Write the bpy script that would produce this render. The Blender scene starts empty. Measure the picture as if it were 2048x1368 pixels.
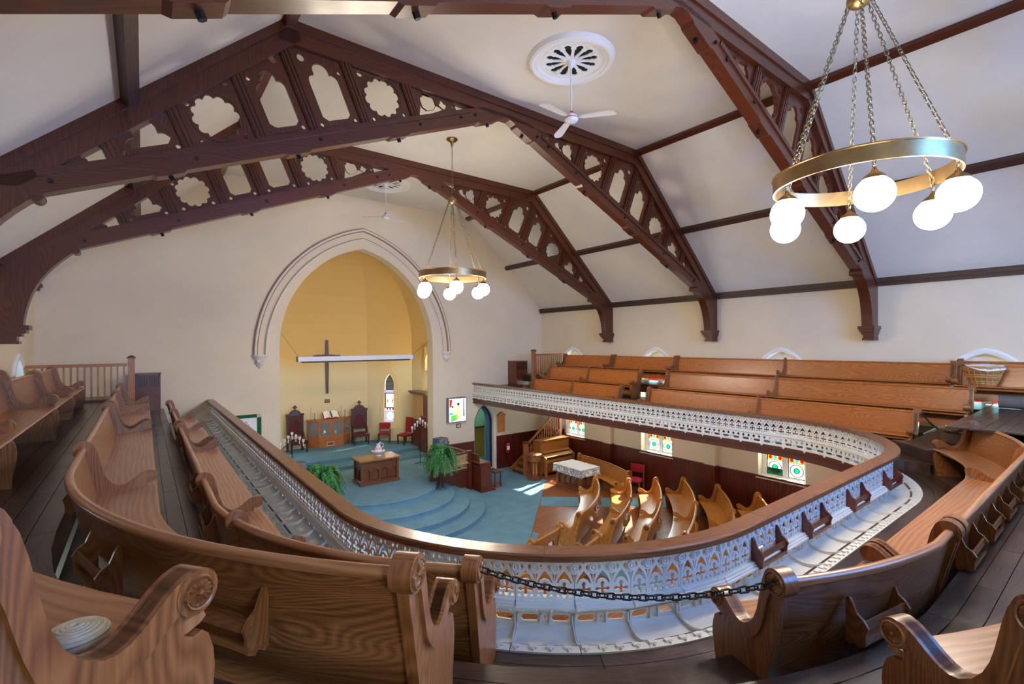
import bpy, math, random
from math import sin, cos, pi, radians, sqrt, atan2, hypot
from mathutils import Vector, Matrix
from mathutils.geometry import tessellate_polygon

RND = random.Random(7)
scene = bpy.context.scene
COL = scene.collection

# ---------------------------------------------------------------- camera
EYE = 5.13            # metres above the church floor
cam_data = bpy.data.cameras.new('camera')
cam = bpy.data.objects.new('camera', cam_data)
COL.objects.link(cam)
cam_data.sensor_fit = 'HORIZONTAL'
cam_data.sensor_width = 36.0
cam_data.lens = 961.26 / 2048 * 36
cam_data.shift_y = 3.4 / 2048
cam_data.clip_start = 0.05
cam_data.clip_end = 200
cam.matrix_world = (Matrix.Translation((0, 0, EYE)) @ Matrix.Rotation(-0.6548, 4, 'Z')
                    @ Matrix.Rotation(radians(90), 4, 'X') @ Matrix.Rotation(-0.0055, 4, 'Z'))
scene.camera = cam

# ---------------------------------------------------------------- light
SKY_STRENGTH = 17.0
GLOBE_STRENGTH = 82.0
world = bpy.data.worlds.new('sky')
scene.world = world
world.use_nodes = True
wn = world.node_tree.nodes
wn['Background'].inputs['Color'].default_value = (0.64, 0.82, 1.0, 1)
wn['Background'].inputs['Strength'].default_value = SKY_STRENGTH

sun_data = bpy.data.lights.new('sun', 'SUN')
sun_data.energy = 90.0
sun_data.angle = radians(1.2)
sun_data.color = (1.0, 0.95, 0.86)
sun = bpy.data.objects.new('sun', sun_data)
COL.objects.link(sun)
sun.rotation_euler = Vector((0.78, 0.22, 0.62)).to_track_quat('Z', 'Y').to_euler()
sun.location = (40, 12, 30)

scene.view_settings.view_transform = 'Standard'
scene.view_settings.look = 'None'
scene.view_settings.gamma = 1.0
scene.view_settings.use_curve_mapping = False
scene.view_settings.exposure = 0.46
scene.cycles.max_bounces = 8
scene.cycles.diffuse_bounces = 5
scene.cycles.glossy_bounces = 3
scene.cycles.transparent_max_bounces = 10
scene.cycles.sample_clamp_indirect = 6.0
scene.cycles.caustics_reflective = False
scene.cycles.caustics_refractive = False

# ---------------------------------------------------------------- materials
def lin(c):
    if isinstance(c, str):
        c = tuple(int(c[i:i + 2], 16) / 255 for i in (0, 2, 4))
    return tuple(x / 12.92 if x <= 0.04045 else ((x + 0.055) / 1.055) ** 2.4 for x in c) + (1.0,)

MATS = {}
def _new(name):
    m = bpy.data.materials.new(name)
    m.use_nodes = True
    MATS[name] = m
    nt = m.node_tree
    return m, nt, nt.nodes['Principled BSDF']

def plain(name, c, rough=0.5, metal=0.0, bump=0.0, bscale=60, vary=0.0, vscale=1.2, coat=0.0, spec=0.5):
    m, nt, b = _new(name)
    c = lin(c)
    b.inputs['Base Color'].default_value = c
    b.inputs['Roughness'].default_value = rough
    b.inputs['Metallic'].default_value = metal
    b.inputs['Specular IOR Level'].default_value = spec
    if coat:
        b.inputs['Coat Weight'].default_value = coat
        b.inputs['Coat Roughness'].default_value = 0.12
    tc = nt.nodes.new('ShaderNodeTexCoord')
    if vary:
        n = nt.nodes.new('ShaderNodeTexNoise'); n.inputs['Scale'].default_value = vscale
        n.inputs['Detail'].default_value = 6; n.inputs['Roughness'].default_value = 0.62
        nt.links.new(tc.outputs['Object'], n.inputs['Vector'])
        r = nt.nodes.new('ShaderNodeValToRGB')
        r.color_ramp.elements[0].position = 0.3; r.color_ramp.elements[1].position = 0.7
        r.color_ramp.elements[0].color = tuple(x * (1 - vary) for x in c[:3]) + (1,)
        r.color_ramp.elements[1].color = tuple(min(1, x * (1 + vary * 0.5)) for x in c[:3]) + (1,)
        nt.links.new(n.outputs['Fac'], r.inputs['Fac'])
        nt.links.new(r.outputs['Color'], b.inputs['Base Color'])
    if bump:
        n2 = nt.nodes.new('ShaderNodeTexNoise'); n2.inputs['Scale'].default_value = bscale
        n2.inputs['Detail'].default_value = 4
        nt.links.new(tc.outputs['Object'], n2.inputs['Vector'])
        bp = nt.nodes.new('ShaderNodeBump'); bp.inputs['Strength'].default_value = bump
        bp.inputs['Distance'].default_value = 0.02
        nt.links.new(n2.outputs['Fac'], bp.inputs['Height'])
        nt.links.new(bp.outputs['Normal'], b.inputs['Normal'])
    return m

def wood(name, dark, light, rough=0.35, figure=1.0, coat=0.25, fine=26.0, vary=0.12, wear=0.0):
    """grain runs along U (metres) of the UV map"""
    m, nt, b = _new(name)
    N = nt.nodes.new; L = nt.links.new
    uv = N('ShaderNodeUVMap'); uv.uv_map = 'UVMap'
    oi = N('ShaderNodeObjectInfo')
    sc = N('ShaderNodeMath'); sc.operation = 'MULTIPLY'; sc.inputs[1].default_value = 37.0
    L(oi.outputs['Random'], sc.inputs[0])
    cb = N('ShaderNodeCombineXYZ'); L(sc.outputs[0], cb.inputs['X']); L(sc.outputs[0], cb.inputs['Y'])
    ad = N('ShaderNodeVectorMath'); ad.operation = 'ADD'
    L(uv.outputs['UV'], ad.inputs[0]); L(cb.outputs[0], ad.inputs[1])
    m1 = N('ShaderNodeMapping'); m1.inputs['Scale'].default_value = (2.2, fine * 3, 1)
    L(ad.outputs[0], m1.inputs['Vector'])
    n1 = N('ShaderNodeTexNoise'); n1.inputs['Scale'].default_value = 1.0; n1.inputs['Detail'].default_value = 5
    n1.inputs['Roughness'].default_value = 0.6
    L(m1.outputs[0], n1.inputs['Vector'])
    m2 = N('ShaderNodeMapping'); m2.inputs['Scale'].default_value = (0.75, 3.4, 1)
    L(ad.outputs[0], m2.inputs['Vector'])
    n2 = N('ShaderNodeTexNoise'); n2.inputs['Scale'].default_value = 1.0; n2.inputs['Detail'].default_value = 1.0
    L(m2.outputs[0], n2.inputs['Vector'])
    mu = N('ShaderNodeMath'); mu.operation = 'MULTIPLY'; mu.inputs[1].default_value = 30.0 * figure
    L(n2.outputs['Fac'], mu.inputs[0])
    sv = N('ShaderNodeSeparateXYZ'); L(ad.outputs[0], sv.inputs[0])
    mv = N('ShaderNodeMath'); mv.operation = 'MULTIPLY'; mv.inputs[1].default_value = 24.0
    L(sv.outputs['Y'], mv.inputs[0])
    sm = N('ShaderNodeMath'); sm.operation = 'ADD'; L(mu.outputs[0], sm.inputs[0]); L(mv.outputs[0], sm.inputs[1])
    fr = N('ShaderNodeMath'); fr.operation = 'FRACT'; L(sm.outputs[0], fr.inputs[0])
    # soft growth rings: slow rise, quick fall
    pp = N('ShaderNodeMath'); pp.operation = 'PINGPONG'; pp.inputs[1].default_value = 0.5
    L(fr.outputs[0], pp.inputs[0])
    pw = N('ShaderNodeMath'); pw.operation = 'MULTIPLY'; pw.inputs[1].default_value = 1.6
    L(pp.outputs[0], pw.inputs[0])
    mx = N('ShaderNodeMix'); mx.data_type = 'FLOAT'; mx.inputs[0].default_value = 0.36 if figure else 0.0
    L(n1.outputs['Fac'], mx.inputs[2]); L(pw.outputs[0], mx.inputs[3])
    r = N('ShaderNodeValToRGB')
    r.color_ramp.elements[0].position = 0.22; r.color_ramp.elements[1].position = 0.72
    r.color_ramp.elements[0].color = lin(dark); r.color_ramp.elements[1].color = lin(light)
    L(mx.outputs[0], r.inputs['Fac'])
    hs = N('ShaderNodeHueSaturation')
    va = N('ShaderNodeMapRange'); va.inputs[3].default_value = 1 - vary; va.inputs[4].default_value = 1 + vary
    L(oi.outputs['Random'], va.inputs[0]); L(va.outputs[0], hs.inputs['Value'])
    L(r.outputs['Color'], hs.inputs['Color'])
    outc = hs.outputs['Color']
    if wear:
        tc = N('ShaderNodeTexCoord')
        n3 = N('ShaderNodeTexNoise'); n3.inputs['Scale'].default_value = 1.7; n3.inputs['Detail'].default_value = 9
        n3.inputs['Roughness'].default_value = 0.7
        L(tc.outputs['Object'], n3.inputs['Vector'])
        r3 = N('ShaderNodeValToRGB'); r3.color_ramp.elements[0].position = 0.52; r3.color_ramp.elements[1].position = 0.75
        L(n3.outputs['Fac'], r3.inputs['Fac'])
        mm = N('ShaderNodeMath'); mm.operation = 'MULTIPLY'; mm.inputs[1].default_value = wear
        L(r3.outputs['Color'], mm.inputs[0])
        mc = N('ShaderNodeMix'); mc.data_type = 'RGBA'
        L(mm.outputs[0], mc.inputs[0]); L(outc, mc.inputs[6])
        mc.inputs[7].default_value = lin((0.62, 0.55, 0.47))
        outc = mc.outputs[2]
        rr = N('ShaderNodeMapRange'); rr.inputs[3].default_value = rough; rr.inputs[4].default_value = rough + 0.25
        L(r3.outputs['Color'], rr.inputs[0]); L(rr.outputs[0], b.inputs['Roughness'])
    else:
        b.inputs['Roughness'].default_value = rough
    L(outc, b.inputs['Base Color'])
    if coat:
        b.inputs['Coat Weight'].default_value = coat
        b.inputs['Coat Roughness'].default_value = 0.2
    bp = N('ShaderNodeBump'); bp.inputs['Strength'].default_value = 0.06; bp.inputs['Distance'].default_value = 0.01
    L(n1.outputs['Fac'], bp.inputs['Height']); L(bp.outputs['Normal'], b.inputs['Normal'])
    return m

def emit(name, c, strength):
    m, nt, b = _new(name)
    b.inputs['Base Color'].default_value = lin(c)
    b.inputs['Emission Color'].default_value = lin(c)
    b.inputs['Emission Strength'].default_value = strength
    return m

def stained(name, c, trans=0.65, rough=0.2):
    """coloured window glass: lets the daylight through, tinted"""
    m, nt, b = _new(name)
    nt.nodes.remove(b)
    N = nt.nodes.new; L = nt.links.new
    out = nt.nodes['Material Output']
    c = c + (1.0,) if isinstance(c, tuple) else lin(c)
    t = N('ShaderNodeBsdfTransparent'); t.inputs[0].default_value = c
    tl = N('ShaderNodeBsdfTranslucent'); tl.inputs[0].default_value = c
    mx = N('ShaderNodeMixShader'); mx.inputs[0].default_value = trans
    L(tl.outputs[0], mx.inputs[1]); L(t.outputs[0], mx.inputs[2])
    g = N('ShaderNodeBsdfGlossy'); g.inputs['Roughness'].default_value = rough
    m2 = N('ShaderNodeMixShader'); m2.inputs[0].default_value = 0.05
    L(mx.outputs[0], m2.inputs[1]); L(g.outputs[0], m2.inputs[2])
    L(m2.outputs[0], out.inputs['Surface'])
    return m

plain('wall_cream', 'e5d4b9', 0.85, bump=0.05, bscale=25, vary=0.07, vscale=0.55)
plain('ceiling_white', 'e1ddd5', 0.9, bump=0.25, bscale=90, vary=0.09, vscale=0.5)
plain('chancel_yellow', 'd8b873', 0.8, vary=0.08, vscale=0.6)
plain('chancel_pale', 'dcc692', 0.8, vary=0.06, vscale=0.6)
plain('arch_plaster', 'e4dbd0', 0.8, vary=0.04)
plain('moulding_brown', 'a58b70', 0.7)
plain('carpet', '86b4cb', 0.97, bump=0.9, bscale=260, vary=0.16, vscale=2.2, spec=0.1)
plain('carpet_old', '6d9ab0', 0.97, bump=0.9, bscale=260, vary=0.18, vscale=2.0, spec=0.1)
plain('iron_white', 'dbdad6', 0.45, bump=0.15, bscale=70, vary=0.08, vscale=4)
plain('iron_fascia', '5a2c20', 0.45, vary=0.2, vscale=1.5)
plain('chain_black', '17181c', 0.35, metal=0.4)
plain('brass', 'ac9068', 0.38, metal=1.0, vary=0.2, vscale=6)
plain('chain_brass', '8a7c62', 0.35, metal=1.0)
plain('brass_dark', '8a6c44', 0.35, metal=1.0)
plain('silver', 'd8d8d8', 0.2, metal=1.0)
plain('steel_dark', '2b2a2c', 0.4, metal=0.7)
plain('fan_white', 'e2e2e4', 0.3)
plain('plaster_white', 'e9e9ea', 0.7)
plain('opening_shade', '17130f', 0.9)  # near-black colour standing in for shade inside openings
plain('red_mark', 'c8201c', 0.4)
plain('velvet_red', '8f1020', 0.85, vary=0.2, vscale=8)
plain('velvet_wine', '55101f', 0.8, vary=0.2, vscale=8)
plain('cloth_red', 'b01c38', 0.85, vary=0.1, vscale=8)
plain('crest_blue', '4b4660', 0.3, coat=0.3)  # even blue-grey colour of one throne's crest panel
plain('porcelain', 'f2f1f6', 0.15, coat=0.5)
plain('porcelain_pink', 'e3a9c4', 0.2, coat=0.5)
plain('paper', 'ece8e0', 0.8)
plain('page_red', '9a3c38', 0.6)
plain('green_cloth', '0f5a35', 0.85, vary=0.3, vscale=30)
plain('cloth_white', 'ece9e4', 0.9)
plain('cloth_tan', 'd2bb92', 0.9)
plain('cloth_black', '23262c', 0.9)
plain('speaker_grey', '7f7c84', 0.8, bump=0.2, bscale=200)
plain('speaker_side', '4a5470', 0.5)
plain('fern_green', '3f8f3f', 0.55, vary=0.45, vscale=14)
plain('fern_dark', '2b6e35', 0.55, vary=0.4, vscale=14)
plain('black_wood', '1b1513', 0.4)
plain('screen_white', 'e4e4ec', 0.4)
plain('screen_dark', '2a2624', 0.5)
plain('wicker', 'c08a50', 0.6, vary=0.25, vscale=30)
plain('wicker_dark', '9a6836', 0.6, vary=0.25, vscale=30)
plain('wicker_white', 'cbbfa6', 0.6, vary=0.2, vscale=30)
plain('linen', 'd9d2cf', 0.85)
plain('rug_back', '7a7064', 0.95, vary=0.25, vscale=5)
plain('rug_pile', '9a8260', 0.95, vary=0.5, vscale=40)
plain('ext_red', 'c01826', 0.3, coat=0.4)
plain('mint_wall', 'a9dccb', 0.7)
plain('blue_frame', '5d86b8', 0.5)
plain('dark_frame', '1c2430', 0.5)
plain('window_white', 'ecebe6', 0.5)
plain('lead', '2a2b30', 0.6)
plain('stone_sill', 'f0eeea', 0.5)
plain('dark_void', '0a0908', 0.95)
plain('lace_white', 'e8e6e6', 0.9)
plain('ivory', 'efe8da', 0.3)
plain('gilt', 'c8a878', 0.45, vary=0.2, vscale=12)
plain('plaque_wood', '8a5a30', 0.5)
plain('print_blue', '3b76c8', 0.7)
plain('print_pale', 'c9d4ea', 0.7, vary=0.25, vscale=9)
plain('burgundy_book', '6d0f26', 0.6)
plain('yellow_book', 'b3a85e', 0.6)
plain('vestry_tan', 'b98f55', 0.5, vary=0.2, vscale=6)

wood('pew_oak', '5c3218', 'a2693c', rough=0.34, figure=1.1, coat=0.28)
wood('pew_seat', '84502a', 'b9835a', rough=0.32, figure=0.12, coat=0.35)
wood('pew_end', '643719', '9c6338', rough=0.34, figure=1.0, coat=0.3)
wood('pew_honey', '9a5c22', 'd49444', rough=0.3, figure=0.7, coat=0.3)
wood('pew_amber', '8c4718', 'c0742f', rough=0.36, figure=0.9, coat=0.2)
wood('truss_wood', '3c190c', '642c14', rough=0.36, figure=0.4, coat=0.25, vary=0.1)
wood('purlin_wood', '33231d', '503228', rough=0.5, figure=0.3, coat=0.0)
wood('rail_cap', '5c3420', '8c5a38', rough=0.33, figure=0.6, coat=0.3)
wood('tier_board', '271b16', '4d382c', rough=0.32, figure=0.6, coat=0.3, vary=0.3, wear=0.28)
wood('floor_board', '8a4f30', 'b57c54', rough=0.35, figure=0.5, coat=0.25, vary=0.2)
wood('wainscot', '4c170f', '6e2a1c', rough=0.35, figure=0.3, coat=0.25, vary=0.14)
wood('walnut', '3d2013', '6b3c25', rough=0.35, figure=0.5, coat=0.25)
wood('oak_table', '5b3017', '8c5530', rough=0.35, figure=0.7, coat=0.3)
wood('oak_top', '96602a', 'bd8748', rough=0.25, figure=0.6, coat=0.4)
wood('cabinet_oak', '8a4c22', 'b9763e', rough=0.35, figure=0.5, coat=0.3)
wood('organ_wood', '4a1c10', '78361e', rough=0.35, figure=0.5, coat=0.3)
wood('piano_oak', '8a5024', 'ba7a3c', rough=0.3, figure=0.5, coat=0.4)
wood('stair_oak', '8a4a26', 'bb7a4a', rough=0.35, figure=0.3, coat=0.3)
wood('throne_wood', '2f1610', '5a2d1e', rough=0.35, figure=0.3, coat=0.3)
wood('tan_panel', '9c7444', 'c8a06a', rough=0.5, figure=0.6, coat=0.1)
wood('pine_board', 'b0622c', 'd9873f', rough=0.45, figure=0.3, coat=0.1)

stained('glass_white', (.62, .66, .66), 0.75)
stained('glass_cream', (0.36, 0.33, 0.22), 0.7)
stained('glass_red', (0.44, 0.02, 0.02), 0.8)
stained('glass_blue', (0.09, 0.17, 0.34), 0.8)
stained('glass_green', (0.02, 0.25, 0.15), 0.8)
stained('glass_deepgreen', (0.015, 0.12, 0.065), 0.8)
stained('glass_yellow', (0.38, 0.27, 0.07), 0.8)
stained('glass_cyan', (0.18, 0.3, 0.3), 0.8)
stained('glass_violet', (0.17, 0.16, 0.28), 0.8)
stained('glass_dusk', (0.06, 0.055, 0.05), 0.6)
stained('glass_milk', (0.3, 0.27, 0.22), 0.7)
stained('glass_clear', 'f4f6f6', 0.9)
stained('glass_blue_cast', (.40, .66, 1.0), 0.9)  # tint added so light from the rear falls blue on the railing
emit('globe_light', 'fff0da', GLOBE_STRENGTH)
emit('chancel_fill_glow', 'fff6ea', 42.0)
emit('fill_glow', 'fff1de', 16.0)
emit('lightbox_pale', 'e9f5ec', 0.8)
emit('lightbox_green', '5be05a', 0.55)
emit('lightbox_red', 'd02818', 0.5)
emit('lightbox_blue', '5ab4e4', 0.6)
emit('lightbox_yellow', 'f2eb9a', 0.75)
emit('lightbox_dark', '24382c', 0.15)
# ---------------------------------------------------------------- mesh helpers
def V(*a):
    return Vector(a[0]) if len(a) == 1 else Vector(a)

def bezier(p0, p1, p2, p3, n=8):
    out = []
    for i in range(n + 1):
        t = i / n; u = 1 - t
        out.append(tuple(u**3 * a + 3 * u*u*t * b + 3 * u*t*t * c + t**3 * d for a, b, c, d in zip(p0, p1, p2, p3)))
    return out

def arc(cx, cy, r, a0, a1, n=10):
    return [(cx + r * cos(radians(a0 + (a1 - a0) * i / n)), cy + r * sin(radians(a0 + (a1 - a0) * i / n))) for i in range(n + 1)]

def circle(cx, cy, r, n=16, ry=None):
    return [(cx + r * cos(2 * pi * i / n), cy + (ry or r) * sin(2 * pi * i / n)) for i in range(n)]

def pointed(cx, z0, hw, rise, n=8):
    """two-centred arch head from left springing over the apex to the right springing"""
    R = (rise * rise + hw * hw) / (2 * hw)
    a = atan2(rise, R - hw)
    left = [(cx - hw + R - R * cos(a * i / n), z0 + R * sin(a * i / n)) for i in range(n + 1)]
    right = [(2 * cx - x, z) for x, z in reversed(left[:-1])]
    return left + right

class MB:
    def __init__(s):
        s.v = []; s.f = []; s.uv = []
    def add(s, vs, fs, uvs=None):
        o = len(s.v)
        s.v += [Vector(v) for v in vs]
        for i, f in enumerate(fs):
            s.f.append([o + k for k in f])
            s.uv.append(uvs[i] if uvs else None)
        return s
    def box(s, x0, y0, z0, x1, y1, z1, M=None):
        vs = [Vector((x, y, z)) for z in (z0, z1) for y in (y0, y1) for x in (x0, x1)]
        if M is not None: vs = [M @ v for v in vs]
        return s.add(vs, [(0, 2, 3, 1), (4, 5, 7, 6), (0, 1, 5, 4), (2, 6, 7, 3), (0, 4, 6, 2), (1, 3, 7, 5)])
    def cbox(s, c, d, M=None):
        return s.box(c[0]-d[0]/2, c[1]-d[1]/2, c[2]-d[2]/2, c[0]+d[0]/2, c[1]+d[1]/2, c[2]+d[2]/2, M)
    def bar(s, a, b, w, h, up=(0, 0, 1)):
        """rectangular bar from a to b, w across, h along up"""
        a, b = Vector(a), Vector(b); d = (b - a).normalized(); up = Vector(up)
        x = d.cross(up)
        x = x.normalized() if x.length > 1e-6 else Vector((1, 0, 0))
        z = x.cross(d)
        vs = [p + x * sx * w/2 + z * sz * h/2 for p in (a, b) for sz in (-1, 1) for sx in (-1, 1)]
        return s.add(vs, [(0, 1, 3, 2), (4, 6, 7, 5), (0, 4, 5, 1), (2, 3, 7, 6), (0, 2, 6, 4), (1, 5, 7, 3)])
    def prism(s, poly, M, depth, holes=()):
        """polygon (a,b) with holes, extruded along local c from 0 to depth; M maps (a,b,c) to space"""
        loops = [list(poly)] + [list(h) for h in holes]
        flat = [Vector((p[0], p[1], 0)) for l in loops for p in l]
        tris = tessellate_polygon([[Vector((p[0], p[1], 0)) for p in l] for l in loops])
        n = len(flat)
        vs = [M @ Vector((p.x, p.y, 0)) for p in flat] + [M @ Vector((p.x, p.y, depth)) for p in flat]
        fs = []
        for t in tris:
            a, b, c = (flat[i] for i in t)
            if (b - a).cross(c - a).z < 0: t = (t[0], t[2], t[1])
            fs.append((t[2], t[1], t[0])); fs.append((n + t[0], n + t[1], n + t[2]))
        o = 0
        for k, l in enumerate(loops):
            m = len(l)
            area = sum(l[i][0] * l[(i+1) % m][1] - l[(i+1) % m][0] * l[i][1] for i in range(m))
            rev = (area < 0) != (k > 0)
            for i in range(m):
                j = (i + 1) % m
                q = (o + i, o + j, n + o + j, n + o + i)
                fs.append(q[::-1] if rev else q)
            o += m
        return s.add(vs, fs)
    def sweep(s, prof, frames, closed=True, caps=True, uoff=0.0):
        """prof [(y,z)]; frames [(origin, forward, up)]"""
        m = len(prof); vs = []; us = [uoff]
        for i, (o, fw, up) in enumerate(frames):
            row = [o + fw * y + up * z for y, z in prof]
            if i: us.append(us[-1] + sum((a - b).length for a, b in zip(row, vs[-m:])) / m)
            vs += row
        pv = [0.0]
        for k in range(m): pv.append(pv[-1] + hypot(prof[(k+1) % m][0] - prof[k][0], prof[(k+1) % m][1] - prof[k][1]))
        fs = []; uvs = []
        for i in range(len(frames) - 1):
            for k in range(m if closed else m - 1):
                k2 = (k + 1) % m
                fs.append((i*m + k, i*m + k2, (i+1)*m + k2, (i+1)*m + k))
                uvs.append([(us[i], pv[k]), (us[i], pv[k+1]), (us[i+1], pv[k+1]), (us[i+1], pv[k])])
        if caps and closed:
            e = (len(frames) - 1) * m
            fs.append(tuple(range(m))[::-1]); uvs.append([(prof[k][1], prof[k][0]) for k in range(m)][::-1])
            fs.append(tuple(e + k for k in range(m))); uvs.append([(prof[k][1], prof[k][0]) for k in range(m)])
        return s.add(vs, fs, uvs)
    def tube(s, pts, r, n=8, closed=False, caps=True):
        pts = [Vector(p) for p in pts]; m = len(pts); vs = []
        rs = r if isinstance(r, (list, tuple)) else [r] * m
        prev = None
        for i, p in enumerate(pts):
            a = pts[(i-1) % m] if (closed or i) else p
            b = pts[(i+1) % m] if (closed or i < m-1) else p
            d = (b - a).normalized()
            if prev is None:
                h = Vector((0, 0, 1)) if abs(d.z) < 0.9 else Vector((1, 0, 0))
                x = d.cross(h).normalized()
            else:
                x = prev - d * prev.dot(d)
                x = x.normalized() if x.length > 1e-6 else d.orthogonal().normalized()
            prev = x; y = d.cross(x)
            vs += [p + (x * cos(2*pi*k/n) + y * sin(2*pi*k/n)) * rs[i] for k in range(n)]
        fs = []
        for i in range(m if closed else m - 1):
            j = (i + 1) % m
            for k in range(n):
                k2 = (k + 1) % n
                fs.append((i*n + k, i*n + k2, j*n + k2, j*n + k))
        if caps and not closed:
            fs.append(tuple(range(n))[::-1]); fs.append(tuple((m-1)*n + k for k in range(n)))
        return s.add(vs, fs)
    def lathe(s, prof, n=16, M=None, a0=0, a1=360):
        """prof [(r,z)] turned about z"""
        M = M or Matrix(); full = abs(a1 - a0) >= 360; vs = []
        cols = n if full else n + 1
        for i in range(cols):
            a = radians(a0 + (a1 - a0) * i / n)
            vs += [M @ Vector((r * cos(a), r * sin(a), z)) for r, z in prof]
        m = len(prof); fs = []
        for i in range(n):
            j = (i + 1) % cols
            for k in range(m - 1):
                fs.append((i*m + k, j*m + k, j*m + k + 1, i*m + k + 1))
        return s.add(vs, fs)
    def ball(s, c, r, n=12, m=8, sz=1.0):
        prof = [(r * sin(pi * i / m), -r * sz * cos(pi * i / m)) for i in range(m + 1)]
        prof[0] = (0.0005, prof[0][1]); prof[-1] = (0.0005, prof[-1][1])
        return s.lathe(prof, n, Matrix.Translation(c))
    def mesh(s, name, mat, origin=(0, 0, 0), smooth=False, grain=None, angle=40):
        o = Vector(origin)
        me = bpy.data.meshes.new(name)
        me.from_pydata([v - o for v in s.v], [], s.f)
        uvl = me.uv_layers.new(name='UVMap')
        if grain is None and s.v:
            ext = [max(v[i] for v in s.v) - min(v[i] for v in s.v) for i in range(3)]
            grain = ext.index(max(ext))
        g = {'x': 0, 'y': 1, 'z': 2}.get(grain, grain)
        data = [0.0] * (2 * len(me.loops))
        for pi_, p in enumerate(me.polygons):
            uv = s.uv[pi_]
            if uv is None:
                nn = p.normal; others = [i for i in range(3) if i != g]
                w = others[0] if abs(nn[others[1]]) > abs(nn[others[0]]) else others[1]
                for li in p.loop_indices:
                    c = s.v[me.loops[li].vertex_index]
                    if abs(nn[g]) > 0.8:
                        data[2*li] = c[others[0]] * 0.3; data[2*li+1] = c[others[1]]
                    else:
                        data[2*li] = c[g]; data[2*li+1] = c[w]
            else:
                for k, li in enumerate(p.loop_indices):
                    data[2*li], data[2*li+1] = uv[k]
        uvl.data.foreach_set('uv', data)
        me.materials.append(MATS[mat] if isinstance(mat, str) else mat)
        if smooth:
            me.shade_smooth()
            me.set_sharp_from_angle(angle=radians(angle))
        return me
    def build(s, name, mat, parent=None, origin=None, smooth=False, grain=None, angle=40):
        if origin is None:
            origin = world_of(parent) if parent else Vector((0, 0, 0))
        me = s.mesh(name, mat, origin, smooth, grain, angle)
        return put(name, me, parent, (0, 0, 0) if parent else origin)

WORLD = {}
KIDS = {}
def world_of(o):
    return WORLD.get(o.name, Vector((0, 0, 0)))

def put(name, me, parent=None, loc=(0, 0, 0), rotz=0.0, M=None):
    o = bpy.data.objects.new(name, me)
    COL.objects.link(o)
    o.parent = parent
    if parent: KIDS.setdefault(parent.name, []).append(o)
    if M is not None: o.matrix_basis = M
    else:
        o.location = loc; o.rotation_euler = (0, 0, rotz)
    WORLD[o.name] = (world_of(parent) if parent else Vector((0, 0, 0))) + Vector(o.location)
    return o

def tag(o, label, cat, group=None):
    o['label'] = label; o['category'] = cat
    if group: o['group'] = group
    return o

def thing(name, label, cat, loc=(0, 0, 0), rotz=0.0, group=None):
    o = put(name, None, None, loc, rotz)
    return tag(o, label, cat, group)

def local_thing(name, label, cat, loc=(0, 0, 0), rotz=0.0, group=None):
    """parts are modelled around the origin and placed by the Empty"""
    o = put(name, None, None, loc, rotz)
    WORLD[o.name] = Vector((0, 0, 0))
    return tag(o, label, cat, group)

def struct(o):
    o['kind'] = 'structure'
    return o

def copy_tree(o, loc=None, rotz=None, label=None, parent=None):
    c = o.copy(); COL.objects.link(c); c.parent = parent
    if loc is not None: c.location = loc
    if rotz is not None: c.rotation_euler = (0, 0, rotz)
    if label: c['label'] = label
    if parent: KIDS.setdefault(parent.name, []).append(c)
    for ch in list(KIDS.get(o.name, [])):
        copy_tree(ch, parent=c)
    return c

def frame_matrix(o, x, y, z):
    """matrix whose columns are the axes x,y,z and origin o"""
    x, y, z, o = Vector(x), Vector(y), Vector(z), Vector(o)
    return Matrix(((x.x, y.x, z.x, o.x), (x.y, y.y, z.y, o.y), (x.z, y.z, z.z, o.z), (0, 0, 0, 1)))

# ---------------------------------------------------------------- the room in numbers
XL, XR, XC = -2.05, 13.93, 5.94
YB, YF = -4.12, 16.0                # rear and front wall
ZE, ZC, HK = 6.55, 10.08, 4.2       # eave, flat ceiling, half width of the flat part
BAYS = (-2.1, 1.95, 6.0, 10.07, 14.06)
TRUSS_Y = (-0.08, 3.97, 8.02, 12.13)
T1, T2, T3 = 3.03, 3.44, 3.85       # gallery tier floors
RAIL = 3.60
CLX, CRX, CY, R0 = 4.02, 7.86, 4.57, 2.6
SL1 = YF - CY; SA = R0 * pi / 2; SL2 = CRX - CLX
S_END = 2 * SL1 + 2 * SA + SL2

def gp(s, r):
    """gallery path: point and backward (outward) normal at running length s, radius r"""
    if s <= SL1: return Vector((CLX - r, YF - s, 0)), Vector((-1, 0, 0))
    s2 = s - SL1
    if s2 <= SA:
        a = pi + s2 / R0; n = Vector((cos(a), sin(a), 0)); return Vector((CLX, CY, 0)) + n * r, n
    s2 -= SA
    if s2 <= SL2: return Vector((CLX + s2, CY - r, 0)), Vector((0, -1, 0))
    s2 -= SL2
    if s2 <= SA:
        a = 1.5 * pi + s2 / R0; n = Vector((cos(a), sin(a), 0)); return Vector((CRX, CY, 0)) + n * r, n
    s2 -= SA
    return Vector((CRX + r, CY + s2, 0)), Vector((1, 0, 0))

UP = Vector((0, 0, 1))
def g_samples(s0, s1, step=0.2):
    """sample stations: sparse on the straights, dense on the corners"""
    marks = [s0]
    k = [SL1, SL1 + SA, SL1 + SA + SL2, SL1 + 2*SA + SL2]
    edges = [e for e in k if s0 < e < s1] + [s1]
    a = s0
    for e in edges:
        mid = (a + e) / 2
        curved = SL1 < mid < SL1 + SA or SL1 + SA + SL2 < mid < SL1 + 2*SA + SL2
        n = max(1, math.ceil((e - a) / (step if curved else 1.5)))
        marks += [a + (e - a) * (i + 1) / n for i in range(n)]
        a = e
    return marks
def g_frames(s0, s1, r, z, step=0.2):
    out = []
    for s in g_samples(s0, s1, step):
        p, n = gp(s, r)
        out.append((p + UP * z, -n, UP))
    return out
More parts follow.
